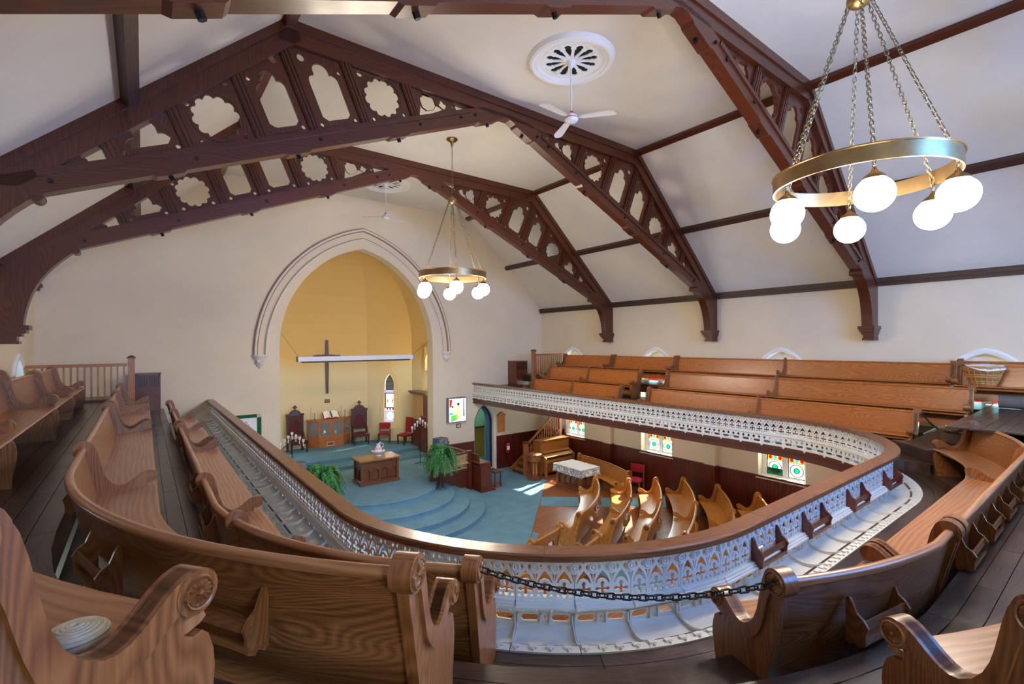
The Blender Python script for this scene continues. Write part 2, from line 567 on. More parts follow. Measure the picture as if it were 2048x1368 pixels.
# ---------------------------------------------------------------- shell: floor, walls, ceiling
ID = Matrix()
def planks(matname, width, length=3.0, tint=0.75):
    """dark joints between floor planks, planks along U"""
    m = MATS[matname]; nt = m.node_tree; b = nt.nodes['Principled BSDF']
    src = b.inputs['Base Color'].links[0].from_socket
    uv = nt.nodes.new('ShaderNodeUVMap'); uv.uv_map = 'UVMap'
    br = nt.nodes.new('ShaderNodeTexBrick')
    br.inputs['Scale'].default_value = 1.0; br.inputs['Brick Width'].default_value = length
    br.inputs['Row Height'].default_value = width; br.inputs['Mortar Size'].default_value = 0.004
    br.inputs['Color1'].default_value = (1, 1, 1, 1); br.inputs['Color2'].default_value = (tint,) * 3 + (1,)
    br.inputs['Mortar'].default_value = (0.12, 0.1, 0.08, 1)
    nt.links.new(uv.outputs['UV'], br.inputs['Vector'])
    mx = nt.nodes.new('ShaderNodeMix'); mx.data_type = 'RGBA'; mx.blend_type = 'MULTIPLY'; mx.inputs[0].default_value = 1
    nt.links.new(src, mx.inputs[6]); nt.links.new(br.outputs['Color'], mx.inputs[7])
    nt.links.new(mx.outputs[2], b.inputs['Base Color'])
planks('floor_board', 0.075)

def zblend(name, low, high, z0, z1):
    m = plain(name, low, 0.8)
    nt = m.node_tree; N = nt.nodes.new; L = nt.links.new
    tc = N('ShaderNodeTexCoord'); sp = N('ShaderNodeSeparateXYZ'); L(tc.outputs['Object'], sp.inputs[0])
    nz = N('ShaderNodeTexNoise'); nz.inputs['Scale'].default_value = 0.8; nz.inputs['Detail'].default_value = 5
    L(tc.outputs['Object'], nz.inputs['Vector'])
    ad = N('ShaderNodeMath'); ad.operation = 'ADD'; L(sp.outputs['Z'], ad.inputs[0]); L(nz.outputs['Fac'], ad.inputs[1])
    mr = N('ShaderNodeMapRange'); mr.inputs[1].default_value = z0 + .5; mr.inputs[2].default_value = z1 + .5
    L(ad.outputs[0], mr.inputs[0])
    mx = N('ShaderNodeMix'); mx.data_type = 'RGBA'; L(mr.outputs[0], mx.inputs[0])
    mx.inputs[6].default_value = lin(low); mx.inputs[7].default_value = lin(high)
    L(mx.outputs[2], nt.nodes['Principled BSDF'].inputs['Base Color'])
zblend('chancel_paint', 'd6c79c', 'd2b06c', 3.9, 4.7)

floor = struct(MB().box(XL - .4, YB - .4, -0.2, XR + .4, YF + .4, 0).build('floor', 'floor_board', grain='x'))
# carpet laid over the planks
def slab(poly, z0, z1, name, mat, parent=None):
    return MB().prism(poly, Matrix.Translation((0, 0, z0)), z1 - z0).build(name, mat, parent)
cp = slab([(XL + .02, 15.98), (12.0, 15.98), (12.0, 13.42), (11.75, 13.35), (8.1, 9.8), (7.2, 9.0), (4.7, 9.0), (3.8, 9.8), (0.1, 13.35), (-.1, 13.42), (XL + .02, 13.42)],
          0, 0.012, 'carpet', 'carpet')
tag(struct(cp), 'blue carpet spread before the chancel steps', 'carpet')
cp2 = slab([(10.53, 12.15), (9.92, 11.5), (12.75, 9.0), (13.0, 9.0), (13.0, 4.0), (13.75, 4.0), (13.75, 9.9), (13.0, 10.05)], 0.001, 0.013, 'carpet_runner', 'carpet')
tag(struct(cp2), 'blue carpet runner between oak pews and the panelled side wall', 'carpet')
cp3 = slab([(7.85, 9.5), (8.4, 10.05), (9.1, 4.6), (8.2, 4.4)], 0.0005, 0.0125, 'carpet_aisle', 'carpet')
tag(struct(cp3), 'blue carpet strip along the aisle ends of the floor pews', 'carpet')

def window_hole(yc, hw=0.62, z0=1.33, zs=4.15, rise=0.72):
    return [(yc - hw, z0), (yc + hw, z0)] + pointed(yc, zs, hw, rise, 6)[::-1]
WT = 0.42
def side_wall(name, x, sgn, bays):
    M = frame_matrix((x, 0, 0), (0, 1, 0), (0, 0, 1), (sgn, 0, 0))
    holes = [window_hole(b) for b in bays]
    return struct(MB().prism([(YB, 0), (YF + WT, 0), (YF + WT, ZE + .25), (YB, ZE + .25)], M, WT, holes).build(name, 'wall_cream'))
wall_right = side_wall('wall_right', XR, 1, BAYS)
wall_left = side_wall('wall_left', XL, -1, BAYS)

# front wall with the chancel arch and the vestry door
AH, AZ, ARISE = 2.62, 5.1, 3.28
DX0, DX1 = 10.39, 11.26
outline = [(XL, 0), (XC - AH, 0)] + pointed(XC, AZ, AH, ARISE, 14) + [(XC + AH, 0), (DX0, 0)] + \
          pointed((DX0 + DX1) / 2, 1.95, (DX1 - DX0) / 2, 0.72, 7) + [(DX1, 0), (XR, 0), (XR, ZE), (XC + HK, ZC), (XC - HK, ZC), (XL, ZE)]
MF = frame_matrix((0, YF, 0), (1, 0, 0), (0, 0, 1), (0, 1, 0))
wall_front = struct(MB().prism(outline, MF, WT).build('wall_front', 'wall_cream'))
# rear wall with a tall traceried window behind the camera
MR = frame_matrix((0, YB, 0), (1, 0, 0), (0, 0, 1), (0, -1, 0))
rear_out = [(XL, 0), (XR, 0), (XR, ZE), (XC + HK, ZC), (XC - HK, ZC), (XL, ZE)]
rear_hole = [(XC + 1 - 2.3, 4.6), (XC + 1 + 2.3, 4.6)] + pointed(XC + 1, 7.0, 2.3, 2.3, 8)[::-1]
wall_rear = struct(MB().prism(rear_out, MR, WT, [rear_hole, window_hole(0.6, .62, 4.3, 6.0, .8), window_hole(11.3, .62, 4.3, 6.0, .8)]).build('wall_rear', 'wall_cream'))

cm = MB()
cm.prism([(XC - HK, ZC), (XC + HK, ZC), (XC + HK, ZC + .1), (XC - HK, ZC + .1)], frame_matrix((0, YB, 0), (1, 0, 0), (0, 0, 1), (0, 1, 0)), YF - YB)
for s in (-1, 1):
    cm.prism([(XC + s*HK, ZC), (XC + s*(XR - XC + .3), ZE - .28), (XC + s*(XR - XC + .3), ZE - .16), (XC + s*HK, ZC + .12)],
             frame_matrix((0, YB, 0), (1, 0, 0), (0, 0, 1), (0, 1, 0)), YF - YB)
ceiling = struct(cm.build('ceiling', 'ceiling_white'))

# chancel arch moulding: outer label with three ribs, and the two stops it dies on
am = MB()
def arch_frames(hw, z0, rise, y):
    pts = pointed(XC, z0, hw, rise, 22)
    fr = []
    for i, (x, z) in enumerate(pts):
        a = pts[max(0, i-1)]; b = pts[min(len(pts)-1, i+1)]
        t = Vector((b[0]-a[0], 0, b[1]-a[1])).normalized()
        fr.append((Vector((x, y, z)), Vector((0, -1, 0)), Vector((-t.z, 0, t.x))))
    return fr
arch_trim = struct(put('trim_1', None)); arch_trim['label'] = 'pointed label moulding around the chancel arch'
for hw, z0, ri, w, d, mat in ((3.29, 4.82, 4.18, .05, .09, 'arch_plaster'), (3.33, 4.82, 4.22, .018, .10, 'moulding_brown'), (3.25, 4.82, 4.14, .016, .10, 'moulding_brown'),
                              (3.02, 4.82, 3.89, .035, .05, 'arch_plaster'), (3.03, 4.82, 3.9, .014, .058, 'moulding_brown')):
    am = MB().sweep([(0, -w), (d * .8, -w), (d, -w*.5), (d, w*.5), (d * .8, w), (0, w)], arch_frames(hw, z0, ri, YF))
    am.build('arch_roll', mat, arch_trim, smooth=True)
for s in (-1, 1):
    cb = MB()
    M = Matrix.Translation((XC + s * 3.17, YF, 4.78)) @ Matrix.Rotation(pi, 4, 'Z')
    cb.lathe([(0.0, .06), (.22, .06), (.22, .02), (.19, 0), (.17, -.05), (.13, -.10), (.12, -.16), (.14, -.19), (.10, -.25), (.05, -.32), (.0, -.36)], 10, M, 0, 180)
    for k in range(3):
        cb.ball((XC + s*3.17 + (k-1)*.07, YF - .11, 4.65 - .05*(k == 1)), .045, 8, 6)
    cb.build('label_stop', 'arch_plaster', arch_trim, smooth=True)

# ---------------------------------------------------------------- chancel recess
YS, YK = 19.5, 21.0
plan = [(2.48, YF + WT - .02), (2.48, YS), (3.93, YK), (7.95, YK), (9.4, YS), (9.4, YF + WT - .02)]
ZSP, ZAP = 5.15, 8.4
ap = Vector((XC, YF + WT, 0))
apse = MB()
# walls with hole for the facet window are built per facet
def facet(p, q, z0, z1, holes=()):
    p, q = Vector((p[0], p[1], 0)), Vector((q[0], q[1], 0)); L = (q - p).length; t = (q - p) / L
    n = Vector((-t.y, t.x, 0))           # outward for left-to-right walk
    apse.prism([(0, z0), (L, z0), (L, z1), (0, z1)], frame_matrix(p, t, (0, 0, 1), n), 0.25, holes)
    return p, t, n, L
FW = None
for i in range(5):
    h = []
    if i in (1, 3):
        L = hypot(1.45, 1.5)
        hx = L * (0.4926 if i == 3 else .5074)
        h = [[(hx - .23, 1.70), (hx + .23, 1.70)] + pointed(hx, 3.35, .23, .46, 6)[::-1]]
    res = facet(plan[i], plan[i+1], 0.4, ZSP, h)
    if i == 3: FW = res + (hx,)
    if i == 1: FW2 = res + (hx,)
# vault
NZ = 12
rings = []
for k in range(NZ + 1):
    a = (pi / 2) * k / NZ
    sc = cos(a) ** .9; z = ZSP + (ZAP - ZSP) * sin(a)
    rings.append([Vector((ap.x + (p[0]-ap.x)*max(sc, .002), ap.y + (p[1]-ap.y)*max(sc, .002), z)) for p in plan])
vs = [v for r in rings for v in r]
fs = [(k*6+i, k*6+i+1, (k+1)*6+i+1, (k+1)*6+i) for k in range(NZ) for i in range(5)]
apse.add(vs, fs)
# returns beside the arch
for s in (-1, 1):
    x0, x1 = (2.23, XC - AH + .0) if s < 0 else (XC + AH, 9.65)
    apse.box(x0, YF + WT - .01, 0, x1, YF + WT + .02, ZSP + .3)
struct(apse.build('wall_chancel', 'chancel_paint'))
for i, (x0, y0, x1, y1, z) in enumerate([(2.0, 13.9, 9.8, 21.3, 0.6)]):
    pass

# platform, curved steps and the two chancel steps, all carpeted
def bowed(R, yc, yb):
    hwid = sqrt(max(0, R*R - (yb - yc)**2)) if yb < yc else R
    a0 = atan2(yb - yc, -sqrt(max(0.0, R*R - (yb - yc)**2)))
    a1 = atan2(yb - yc, sqrt(max(0.0, R*R - (yb - yc)**2)))
    if a0 < 0: a0 += 2*pi
    if a1 <= 0: a1 += 2*pi
    if a1 < a0: a1 += 2*pi
    return [(XC + R*cos(a0 + (a1-a0)*i/36), yc + R*sin(a0 + (a1-a0)*i/36)) for i in range(37)]
def rounded_slab(poly, z0, z1, name, mat, nose=.025):
    mb = MB()
    mb.prism(poly, Matrix.Translation((0, 0, z0)), z1 - z0 - .001)
    return mb.build(name, mat, None)
steps = struct(put('floor_chancel', None)); steps['label'] = 'blue carpeted chancel platform with curved steps'
lev = [(2.9, 13.9, .15), (2.48, 14.0, .30), (2.15, 14.28, .45), (1.85, 14.85, .60)]
for k, (Rr, yc, zt) in enumerate(lev):
    arcp = bowed(Rr, yc, min(yc, 14.75) - .0)
    poly = arcp + [(arcp[-1][0], 15.4), (arcp[0][0], 15.4)]
    st = MB().prism(poly, Matrix.Translation((0, 0, zt - .15)), .142)
    # rounded nosing
    st.tube([(x, y, zt - .012) for x, y in arcp], .02, 8)
    top = MB().prism(poly, Matrix.Translation((0, 0, zt - .02)), .02 + .001 * k)
    st.v += []; o = st.build('step', 'carpet', steps, smooth=True)
    top.build('tread', 'carpet', steps)
MB().prism([(2.6, 14.7), (9.3, 14.7), (9.3, 17.5), (2.6, 17.5)], Matrix.Translation((0, 0, 0)), .6).build('platform', 'carpet', steps)
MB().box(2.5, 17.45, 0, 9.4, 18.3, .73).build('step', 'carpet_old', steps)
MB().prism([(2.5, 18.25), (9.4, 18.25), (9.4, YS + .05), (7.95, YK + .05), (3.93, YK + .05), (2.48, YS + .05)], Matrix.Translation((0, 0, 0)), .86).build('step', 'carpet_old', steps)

# vestry room seen through the arched door
ves = MB()
ves.box(9.9, 18.3, 0, 13.5, 18.4, 3.2); ves.box(9.7, YF + WT, 0, 9.9, 18.4, 3.2); ves.box(12.4, YF + WT, 0, 12.5, 18.4, 3.2); ves.box(9.7, YF + WT, 3.1, 12.5, 18.4, 3.2)
struct(ves.build('wall_vestry', 'mint_wall'))
vl = local_thing('vestry_fill_lamp', 'fill lamp added out of sight in the vestry beyond the arched door', 'lamp', (11.6, 17.3, 2.80))  # extra lamp added to brighten the vestry
MB().ball((0, 0, 0), .12, 16, 10).build('globe', 'fill_glow', vl, smooth=True); MB().tube([(0, 0, .1), (0, 0, .29)], .02, 8).build('stem', 'brass', vl)
vf = MB().box(9.9, YF, -.2, 12.5, 18.3, 0.005); struct(vf.build('floor_vestry', 'carpet'))
vb = struct(put('baseboard_vestry', None, None, (9.9, 18.28, 0)))
bm_ = MB().box(0, 0, 0, .098, .02, 1.32).mesh('board', 'vestry_tan', grain='z')
for k in range(25): put('board', bm_, vb, (k * .1, 0, 0))
MB().box(9.9, 18.24, 1.32, 12.4, 18.3, 1.38).build('cap', 'walnut', vb)
# door surround: blue jamb and dark edge
dt = struct(put('trim_2', None)); dt['label'] = 'blue and grey painted arched door surround'
dpts = [(DX0, 0)] + pointed((DX0+DX1)/2, 1.95, (DX1-DX0)/2, .72, 8) + [(DX1, 0)]
inner = [(DX0 + .06, 0)] + pointed((DX0+DX1)/2, 1.95, (DX1-DX0)/2 - .06, .66, 8) + [(DX1 - .06, 0)]
MB().prism(dpts + inner[::-1], frame_matrix((0, YF + .12, 0), (1, 0, 0), (0, 0, 1), (0, 1, 0)), .28).build('jamb', 'blue_frame', dt)
MB().prism(dpts + inner[::-1], frame_matrix((0, YF + .05, 0), (1, 0, 0), (0, 0, 1), (0, 1, 0)), .07).build('stop_bead', 'dark_frame', dt)
outer = [(DX1 + .02, 0), (DX1 + .02, 1.95)] + pointed((DX0+DX1)/2, 1.95, (DX1-DX0)/2 + .02, .74, 8)[::-1][:9] + \
        pointed((DX0+DX1)/2, 1.95, (DX1-DX0)/2 + .16, .9, 8)[8:] + [(DX1 + .16, 0)]
MB().prism(outer, frame_matrix((0, YF - .05, 0), (1, 0, 0), (0, 0, 1), (0, 1, 0)), .06).build('architrave', 'arch_plaster', dt)

# wainscot: separate beaded boards under a cap rail
def wainscot(name, p, q, zt, label):
    p, q = Vector(p), Vector(q); L = (q - p).length; t = (q - p) / L; n = Vector((t.y, -t.x, 0))
    root = struct(put(name, None, None, p)); root['label'] = label
    nb = int(L / .105); w = L / nb
    me = MB().box(0.003, 0, .12, w - .003, -.022, zt - .05).mesh('board', 'wainscot', grain='z')
    rz = atan2(t.y, t.x)
    for k in range(nb): put('board', me, root, t * (k * w), rz)
    MB().box(0, 0, zt - .06, L, -.06, zt).mesh('cap', 'walnut')
    put('cap_rail', MB().box(0, 0, zt - .05, L, -.055, zt).mesh('cap_rail', 'wainscot'), root, (0, 0, 0), rz)
    put('base_board', MB().box(0, 0, 0, L, -.035, .13).mesh('base_board', 'wainscot'), root, (0, 0, 0), rz)
    return root
wainscot('baseboard_right', (XR, YF, 0), (XR, 3.0, 0), 1.36, 'red brown boarded wainscot along the window wall')
wainscot('baseboard_front', (DX1 + .17, YF, 0), (XR, YF, 0), 1.36, 'red brown boarded wainscot beside the vestry door')
wainscot('baseboard_chancel', (XC + AH + .35, YF, 0), (DX0 - .02, YF, 0), 1.30, 'red brown boarded wainscot between chancel arch and vestry door')
wainscot('baseboard_left', (XL, 6.0, 0), (XL, YF, 0), 1.36, 'red brown boarded wainscot under the far gallery')
wainscot('baseboard_left_front', (XL, YF, 0), (XC - AH - .35, YF, 0), 1.30, 'red brown boarded wainscot left of the chancel arch')
# pilasters on the window wall below the gallery
for k, y in enumerate((8.02, 12.13)):
    pr = struct(put('trim_%d' % (k + 3), None, None, (XR, y, 0)))
    pr['label'] = 'plaster pilaster on boarded base between two windows'
    MB().box(XR - .16, y - .17, 1.36, XR, y + .17, 2.8).build('shaft', 'wall_cream', pr)
    MB().box(XR - .20, y - .20, 0, XR - .02, y + .20, 1.33).build('plinth', 'wainscot', pr, grain='z')
    MB().box(XR - .22, y - .22, 1.33, XR - .02, y + .22, 1.38).build('cap', 'wainscot', pr)

# ---------------------------------------------------------------- side windows
def light(root, sgn, x, yc, w, z0, zmem=False):
    """one leaded light: piece by piece, in the plane X = x"""
    def pc(name, poly, mat, off=0.0, d=.006, holes=()):
        M = frame_matrix((x + sgn * off, 0, 0), (0, 1, 0), (0, 0, 1), (-sgn, 0, 0))
        return MB().prism(poly, M, d, holes).build(name, mat, root)
    h = w / 2
    rect = lambda a, b, c, e: [(a, c), (b, c), (b, e), (a, e)]
    yl, yr = yc - h, yc + h
    zt = 4.0
    zc1 = z0 + .215
    r1 = h * .80; PH = .42
    pc('pane', rect(yl, yr, z0, z0 + PH), 'glass_white', holes=[circle(yc, zc1, r1, 24)])
    pc('pane', circle(yc, zc1, r1, 24), 'glass_cream', holes=[circle(yc, zc1, r1 * .42, 18)])
    pc('pane', circle(yc, zc1, r1 * .42, 18), 'glass_green')
    if zmem:
        pc('memorial_pane', rect(yl + .02, yr - .02, z0 + .02, z0 + .19), 'glass_deepgreen', -.008)
    ring = lambda r: circle(yc, zc1, r, 24)
    pc('leading', ring(r1 + .012), 'lead', -.006, .014, [ring(r1 - .012)])
    pc('leading', ring(r1 * .42 + .010), 'lead', -.006, .014, [ring(r1 * .42 - .010)])
    z1 = z0 + PH
    pc('pane', rect(yl, yr, z1, z1 + .14), 'glass_yellow', holes=[circle(yc + (k-1)*w*.31, z1 + .07, w*.12, 12) for k in range(3)])
    for k in range(3):
        pc('pane', circle(yc + (k-1)*w*.31, z1 + .07, w*.12, 12), 'glass_blue' if k == 1 else 'glass_red')
    for zz in (z0 + .012, z1, z1 + .14):
        pc('leading', rect(yl, yr, zz - .01, zz + .01), 'lead', -.006, .014)
    for yy in (yl + .01, yr - .01):
        pc('leading', rect(yy - .01, yy + .01, z0, zt), 'lead', -.006, .014)
    z2 = z1 + .14
    # upper part, seen at gallery level
    pc('pane', rect(yl, yr, z2, 3.45), 'glass_white')
    pc('pane', rect(yl, yr, 3.45, 3.75), 'glass_cream')
    pc('pane', rect(yl, yr, 3.75, 3.9), 'glass_red')
    pc('pane', [(yl, 3.9), (yr, 3.9)] + pointed(yc, zt, h, h * 1.2, 6)[::-1], 'glass_cyan')
n_win = 0
for sgn, wx in ((1, XR), (-1, XL)):
    for b in BAYS:
        n_win += 1
        root = struct(put('window_%d' % n_win, None, None, (wx, b, 1.33)))
        root['label'] = 'paired leaded light with green medallions in white frame'
        x = wx + sgn * .26
        fr = MB()
        M = frame_matrix((x, 0, 0), (0, 1, 0), (0, 0, 1), (sgn, 0, 0))
        out = window_hole(b, .62); hw = .215
        lights = []
        for k in (-1, 1):
            yc = b + k * .285
            lights.append([(yc - hw, 1.37), (yc + hw, 1.37)] + pointed(yc, 4.0, hw, .30, 6)[::-1])
        lights.append(circle(b, 4.45, .15, 14))
        fr.prism(out, M, .08, lights)
        fr.build('window_frame', 'window_white', root)
        MB().box(min(x, wx - sgn*.03), b - .68, 1.27, max(x, wx - sgn*.03), b + .68, 1.335).build('window_sill', 'stone_sill', root)
        # white hood moulding on the wall face
        pts = pointed(b, 4.15, .66, .78, 10)
        fs_ = []
        for i, (yy, zz) in enumerate(pts):
            a = pts[max(0, i-1)]; c = pts[min(len(pts)-1, i+1)]
            t = Vector((0, c[0]-a[0], c[1]-a[1])).normalized()
            fs_.append((Vector((wx, yy, zz)), Vector((-sgn, 0, 0)), Vector((0, -t.z, t.y))))
        MB().sweep([(-.25, -.05), (.02, -.06), (.05, -.02), (.05, .03), (.02, .06), (-.02, .06)], fs_).build('hood_mould', 'window_white', root, smooth=True)
        if sgn > 0 and b > 0 or b > 13:
            light(root, sgn, x + sgn*.04, b - .285, hw*2, 1.37)
            light(root, sgn, x + sgn*.04, b + .285, hw*2, 1.37, zmem=(sgn > 0 and b == 6.0))
        else:
            for k in (-1, 1):
                MB().prism(lights[0] if k < 0 else lights[1], frame_matrix((x + sgn*.04, 0, 0), (0, 1, 0), (0, 0, 1), (sgn, 0, 0)), .006).build('pane', 'glass_clear', root)
        MB().prism(lights[2], frame_matrix((x + sgn*.04, 0, 0), (0, 1, 0), (0, 0, 1), (sgn, 0, 0)), .006).build('pane', 'glass_white', root)
# window light portals: they only guide the sky light through the openings
def portal(loc, rot, sx, sy):
    l = bpy.data.lights.new('portal', 'AREA'); l.shape = 'RECTANGLE'; l.size = sx; l.size_y = sy
    l.cycles.is_portal = True
    o = bpy.data.objects.new('portal', l); COL.objects.link(o); o.location = loc; o.rotation_euler = rot
for b in BAYS:
    portal((XR + .45, b, 3.0), (radians(90), 0, radians(90)), 1.3, 3.8)
    portal((XL - .45, b, 3.0), (radians(90), 0, radians(-90)), 1.3, 3.8)
portal((XC + 1, YB - .45, 6.9), (radians(90), 0, 0), 4.8, 4.8)
for x in (.6, 11.3): portal((x, YB - .45, 5.5), (radians(90), 0, 0), 1.3, 2.6)
# rear window bars
rw = struct(put('window_11', None, None, (XC, YB, 4.6))); rw['label'] = 'tall rear window with stone mullions, panes tinted to add blue light'
for k in (-1, 0, 1):
    MB().box(XC + 1 + k*1.15 - .05, YB - .3, 4.6, XC + 1 + k*1.15 + .05, YB - .2, 8.9 - abs(k)*.7).build('mullion', 'window_white', rw)
MB().box(XC + 1 - 2.3, YB - .3, 6.95, XC + 1 + 2.3, YB - .2, 7.05).build('transom', 'window_white', rw)

for k in range(4):
    x0 = XC + 1 - 2.3 + k*1.15
    MB().prism([(x0 + .05, 4.6), (x0 + 1.10, 4.6), (x0 + 1.10, 6.95), (x0 + .05, 6.95)], frame_matrix((0, YB - .24, 0), (1, 0, 0), (0, 0, 1), (0, -1, 0)), .008).build('pane', 'glass_blue_cast', rw)  # blue added to these unseen panes to colour their daylight
MB().prism([(XC + 1 - 2.29, 7.05), (XC + 1 + 2.29, 7.05)] + pointed(XC + 1, 7.06, 2.29, 2.24, 8)[::-1], frame_matrix((0, YB - .26, 0), (1, 0, 0), (0, 0, 1), (0, -1, 0)), .008).build('pane', 'glass_blue_cast', rw)
# chancel lancet, in the angled facet
p0, t0, n0, L0, hx = FW
cw = struct(put('window_12', None, None, tuple(p0 + t0*hx + Vector((0, 0, 1.7))))); cw['label'] = 'narrow lancet of painted glass in the chancel corner'
def fpc(name, poly, mat, off, d, holes=(), parent=cw):
    M = frame_matrix(p0 + n0 * off, t0, (0, 0, 1), n0)
    return MB().prism(poly, M, d, holes).build(name, mat, parent)
inn = [(hx - .23, 1.70), (hx + .23, 1.70)] + pointed(hx, 3.35, .23, .46, 6)[::-1]
outn = [(hx - .38, 1.45), (hx + .38, 1.45)] + pointed(hx, 3.35, .38, .68, 6)[::-1]
fpc('architrave', outn, 'chancel_pale', -.05, .05, [inn])
fpc('sill', [(hx - .44, 1.40), (hx + .44, 1.40), (hx + .44, 1.47), (hx - .44, 1.47)], 'chancel_pale', -.09, .09)
rect = lambda a, b, c, e: [(a, c), (b, c), (b, e), (a, e)]
fpc('pane', rect(hx-.26, hx+.26, 1.70, 2.18), 'glass_violet', .1, .006, [circle(hx, 1.94, .17, 18)])
fpc('pane', circle(hx, 1.94, .17, 18), 'glass_milk', .1, .006, [circle(hx, 1.94, .08, 12)])
fpc('pane', circle(hx, 1.94, .08, 12), 'glass_cyan', .1, .006)
for k, c in ((-1, 'glass_red'), (0, 'glass_blue'), (1, 'glass_red')):
    fpc('pane', circle(hx + k*.13, 2.25, .045, 10), c, .095, .006)
fpc('pane', rect(hx-.26, hx+.26, 2.18, 2.32), 'glass_milk', .1, .006)
fpc('pane', rect(hx-.26, hx+.26, 2.32, 2.95), 'glass_milk', .1, .006)
for k in (-1, 1):
    fpc('pane', [(hx + k*.06, 2.50), (hx + k*.12, 2.55), (hx + k*.16, 2.68), (hx + k*.09, 2.66), (hx + k*.10, 2.60)], 'glass_red', .09, .006)
fpc('pane', rect(hx-.26, hx+.26, 2.95, 3.1), 'glass_violet', .1, .006)
fpc('pane', [(hx-.22, 3.1), (hx+.22, 3.1)] + pointed(hx, 3.35, .22, .44, 6)[::-1], 'glass_dusk', .1, .006)
fpc('sash', rect(hx-.23, hx+.23, 2.30, 2.97), 'lead', .06, .03, [rect(hx-.19, hx+.19, 2.34, 2.93)])
for zz in (3.1, 3.28, 3.46):
    fpc('leading', rect(hx-.22, hx+.22, zz-.008, zz+.008), 'lead', .08, .02)
# triple lancet niche in the chancel side wall
nr = struct(put('trim_6', None, None, (9.38, 17.3, 4.1))); nr['label'] = 'triple lancet niche in yellow chancel wall'
Mn = frame_matrix((9.40, 0, 0), (0, 1, 0), (0, 0, 1), (-1, 0, 0))
nout = rect(16.62, 18.05, 3.98, 5.02)
hl = []
for k, (yc, zt) in enumerate(((16.88, 4.42), (17.33, 4.58), (17.78, 4.42))):
    hl.append([(yc - .18, 4.05), (yc + .18, 4.05)] + pointed(yc, zt, .18, .30, 5)[::-1])
MB().prism(nout, Mn, .14, hl).build('tracery', 'chancel_yellow', nr)
MB().prism(rect(16.64, 18.03, 4.0, 5.0), Mn, .02).build('recess', 'opening_shade', nr)  # near-black plate paints the shade inside the shallow niche

q0, u0, m0, _, hx2 = FW2
cw2 = struct(put('window_13', None, None, tuple(q0 + u0*hx2 + Vector((0, 0, 1.7))))); cw2['label'] = 'narrow clear lancet in the hidden chancel corner'
M2 = frame_matrix(q0, u0, (0, 0, 1), m0)
MB().prism([(hx2 - .38, 1.45), (hx2 + .38, 1.45)] + pointed(hx2, 3.35, .38, .68, 6)[::-1], M2 @ Matrix.Translation((0, 0, -.05)), .05, [[(hx2 - .23, 1.70), (hx2 + .23, 1.70)] + pointed(hx2, 3.35, .23, .46, 6)[::-1]]).build('architrave', 'chancel_pale', cw2)
MB().prism([(hx2 - .225, 1.705), (hx2 + .225, 1.705)] + pointed(hx2, 3.35, .225, .45, 6)[::-1], M2 @ Matrix.Translation((0, 0, .1)), .006).build('pane', 'glass_clear', cw2)
# fill strips added unseen behind the arch wall to brighten the chancel recess
for s_, lab in ((-1, 'fill strip added behind the arch jamb on the keyboard side'), (1, 'fill strip added behind the arch jamb on the organ case side')):
    x = XC + s_ * 2.95
    lp = thing('chancel_fill_lamp', lab, 'lamp', (x, YF + WT + .06, 3.6), group='added chancel fill lamps')
    MB().box(x - .10, YF + WT + .021, 2.9, x + .10, YF + WT + .06, 5.0).build('housing', 'fan_white', lp)
    MB().box(x - .07, YF + WT + .06, 2.95, x + .07, YF + WT + .085, 4.95).build('tube_light', 'chancel_fill_glow', lp)
# ---------------------------------------------------------------- roof trusses
B0Z = 9.76
SIDE = {'a': atan2(.412, 1)}
def tn(t, n):                       # brace coordinates -> truss plane (x from centre, z)
    a = SIDE['a']
    return (t * cos(a) + n * sin(a), B0Z - t * sin(a) + n * cos(a))
PT = (2.08, 3.06, 3.95, 4.77, 5.73, 6.6)
TH = .20                            # thickness across the truss
def nflat(t): a = SIDE['a']; return (9.72 - B0Z + sin(a) * t) / cos(a)
def nraft(t): a = SIDE['a']; return (9.70 - B0Z + .931 * 4.2 + t * (sin(a) - .931 * cos(a))) / (cos(a) + .931 * sin(a))
def ntop(t): return min(nflat(t), nraft(t))
def tkink():
    lo, hi = 2.0, 5.5
    for _ in range(40):
        m = (lo + hi) / 2
        if nflat(m) < nraft(m): lo = m
        else: hi = m
    return lo
def plane(s, y0):                   # (a,b,c) -> space, mirrored for s = -1
    return frame_matrix((XC, y0, 0), (s, 0, 0), (0, 0, 1), (0, 1, 0))
def clean(poly):
    return poly
def foil(ct, cn, r, k=12, lobe=.155):
    pts = []
    for i in range(k):
        a = 2 * pi * i / k
        bx, by = ct + r * (1 - lobe) * cos(a), cn + r * (1 - lobe) * sin(a)
        for j in range(-3, 4):
            b = a + j * radians(24)
            pts.append((bx + r * lobe * 1.5 * cos(b), by + r * lobe * 1.5 * sin(b)))
    return pts
def trefoil_head(t0, t1, n0, n1, steep=0.0):
    """opening with straight sides and a three-lobed head; n1 apex height; steep skews the head"""
    w = t1 - t0; c = (t0 + t1) / 2
    hs = n1 - w * .62
    pts = [(t0, n0 + .07), (t0 + .07, n0), (t1 - .07, n0), (t1, n0 + .07), (t1, hs)]
    pts += arc(t1 - w * .22, hs + .02, w * .22, 0, 95, 5)
    pts += arc(c, n1 - w * .27, w * .27, 10, 170, 8)
    pts += arc(t0 + w * .22, hs + .02, w * .22, 85, 180, 5)
    return [(t, n + steep * (t - c) * max(0, (n - n0) / (n1 - n0))) for t, n in pts]
def panel_poly(t0, t1):
    b = .262
    top = [(t1, ntop(t1))]
    kk = tkink()
    if t0 + .01 < kk < t1 - .01: top.append((kk, ntop(kk)))
    top.append((t0, ntop(t0)))
    return [(t0, b), (t1, b)] + top
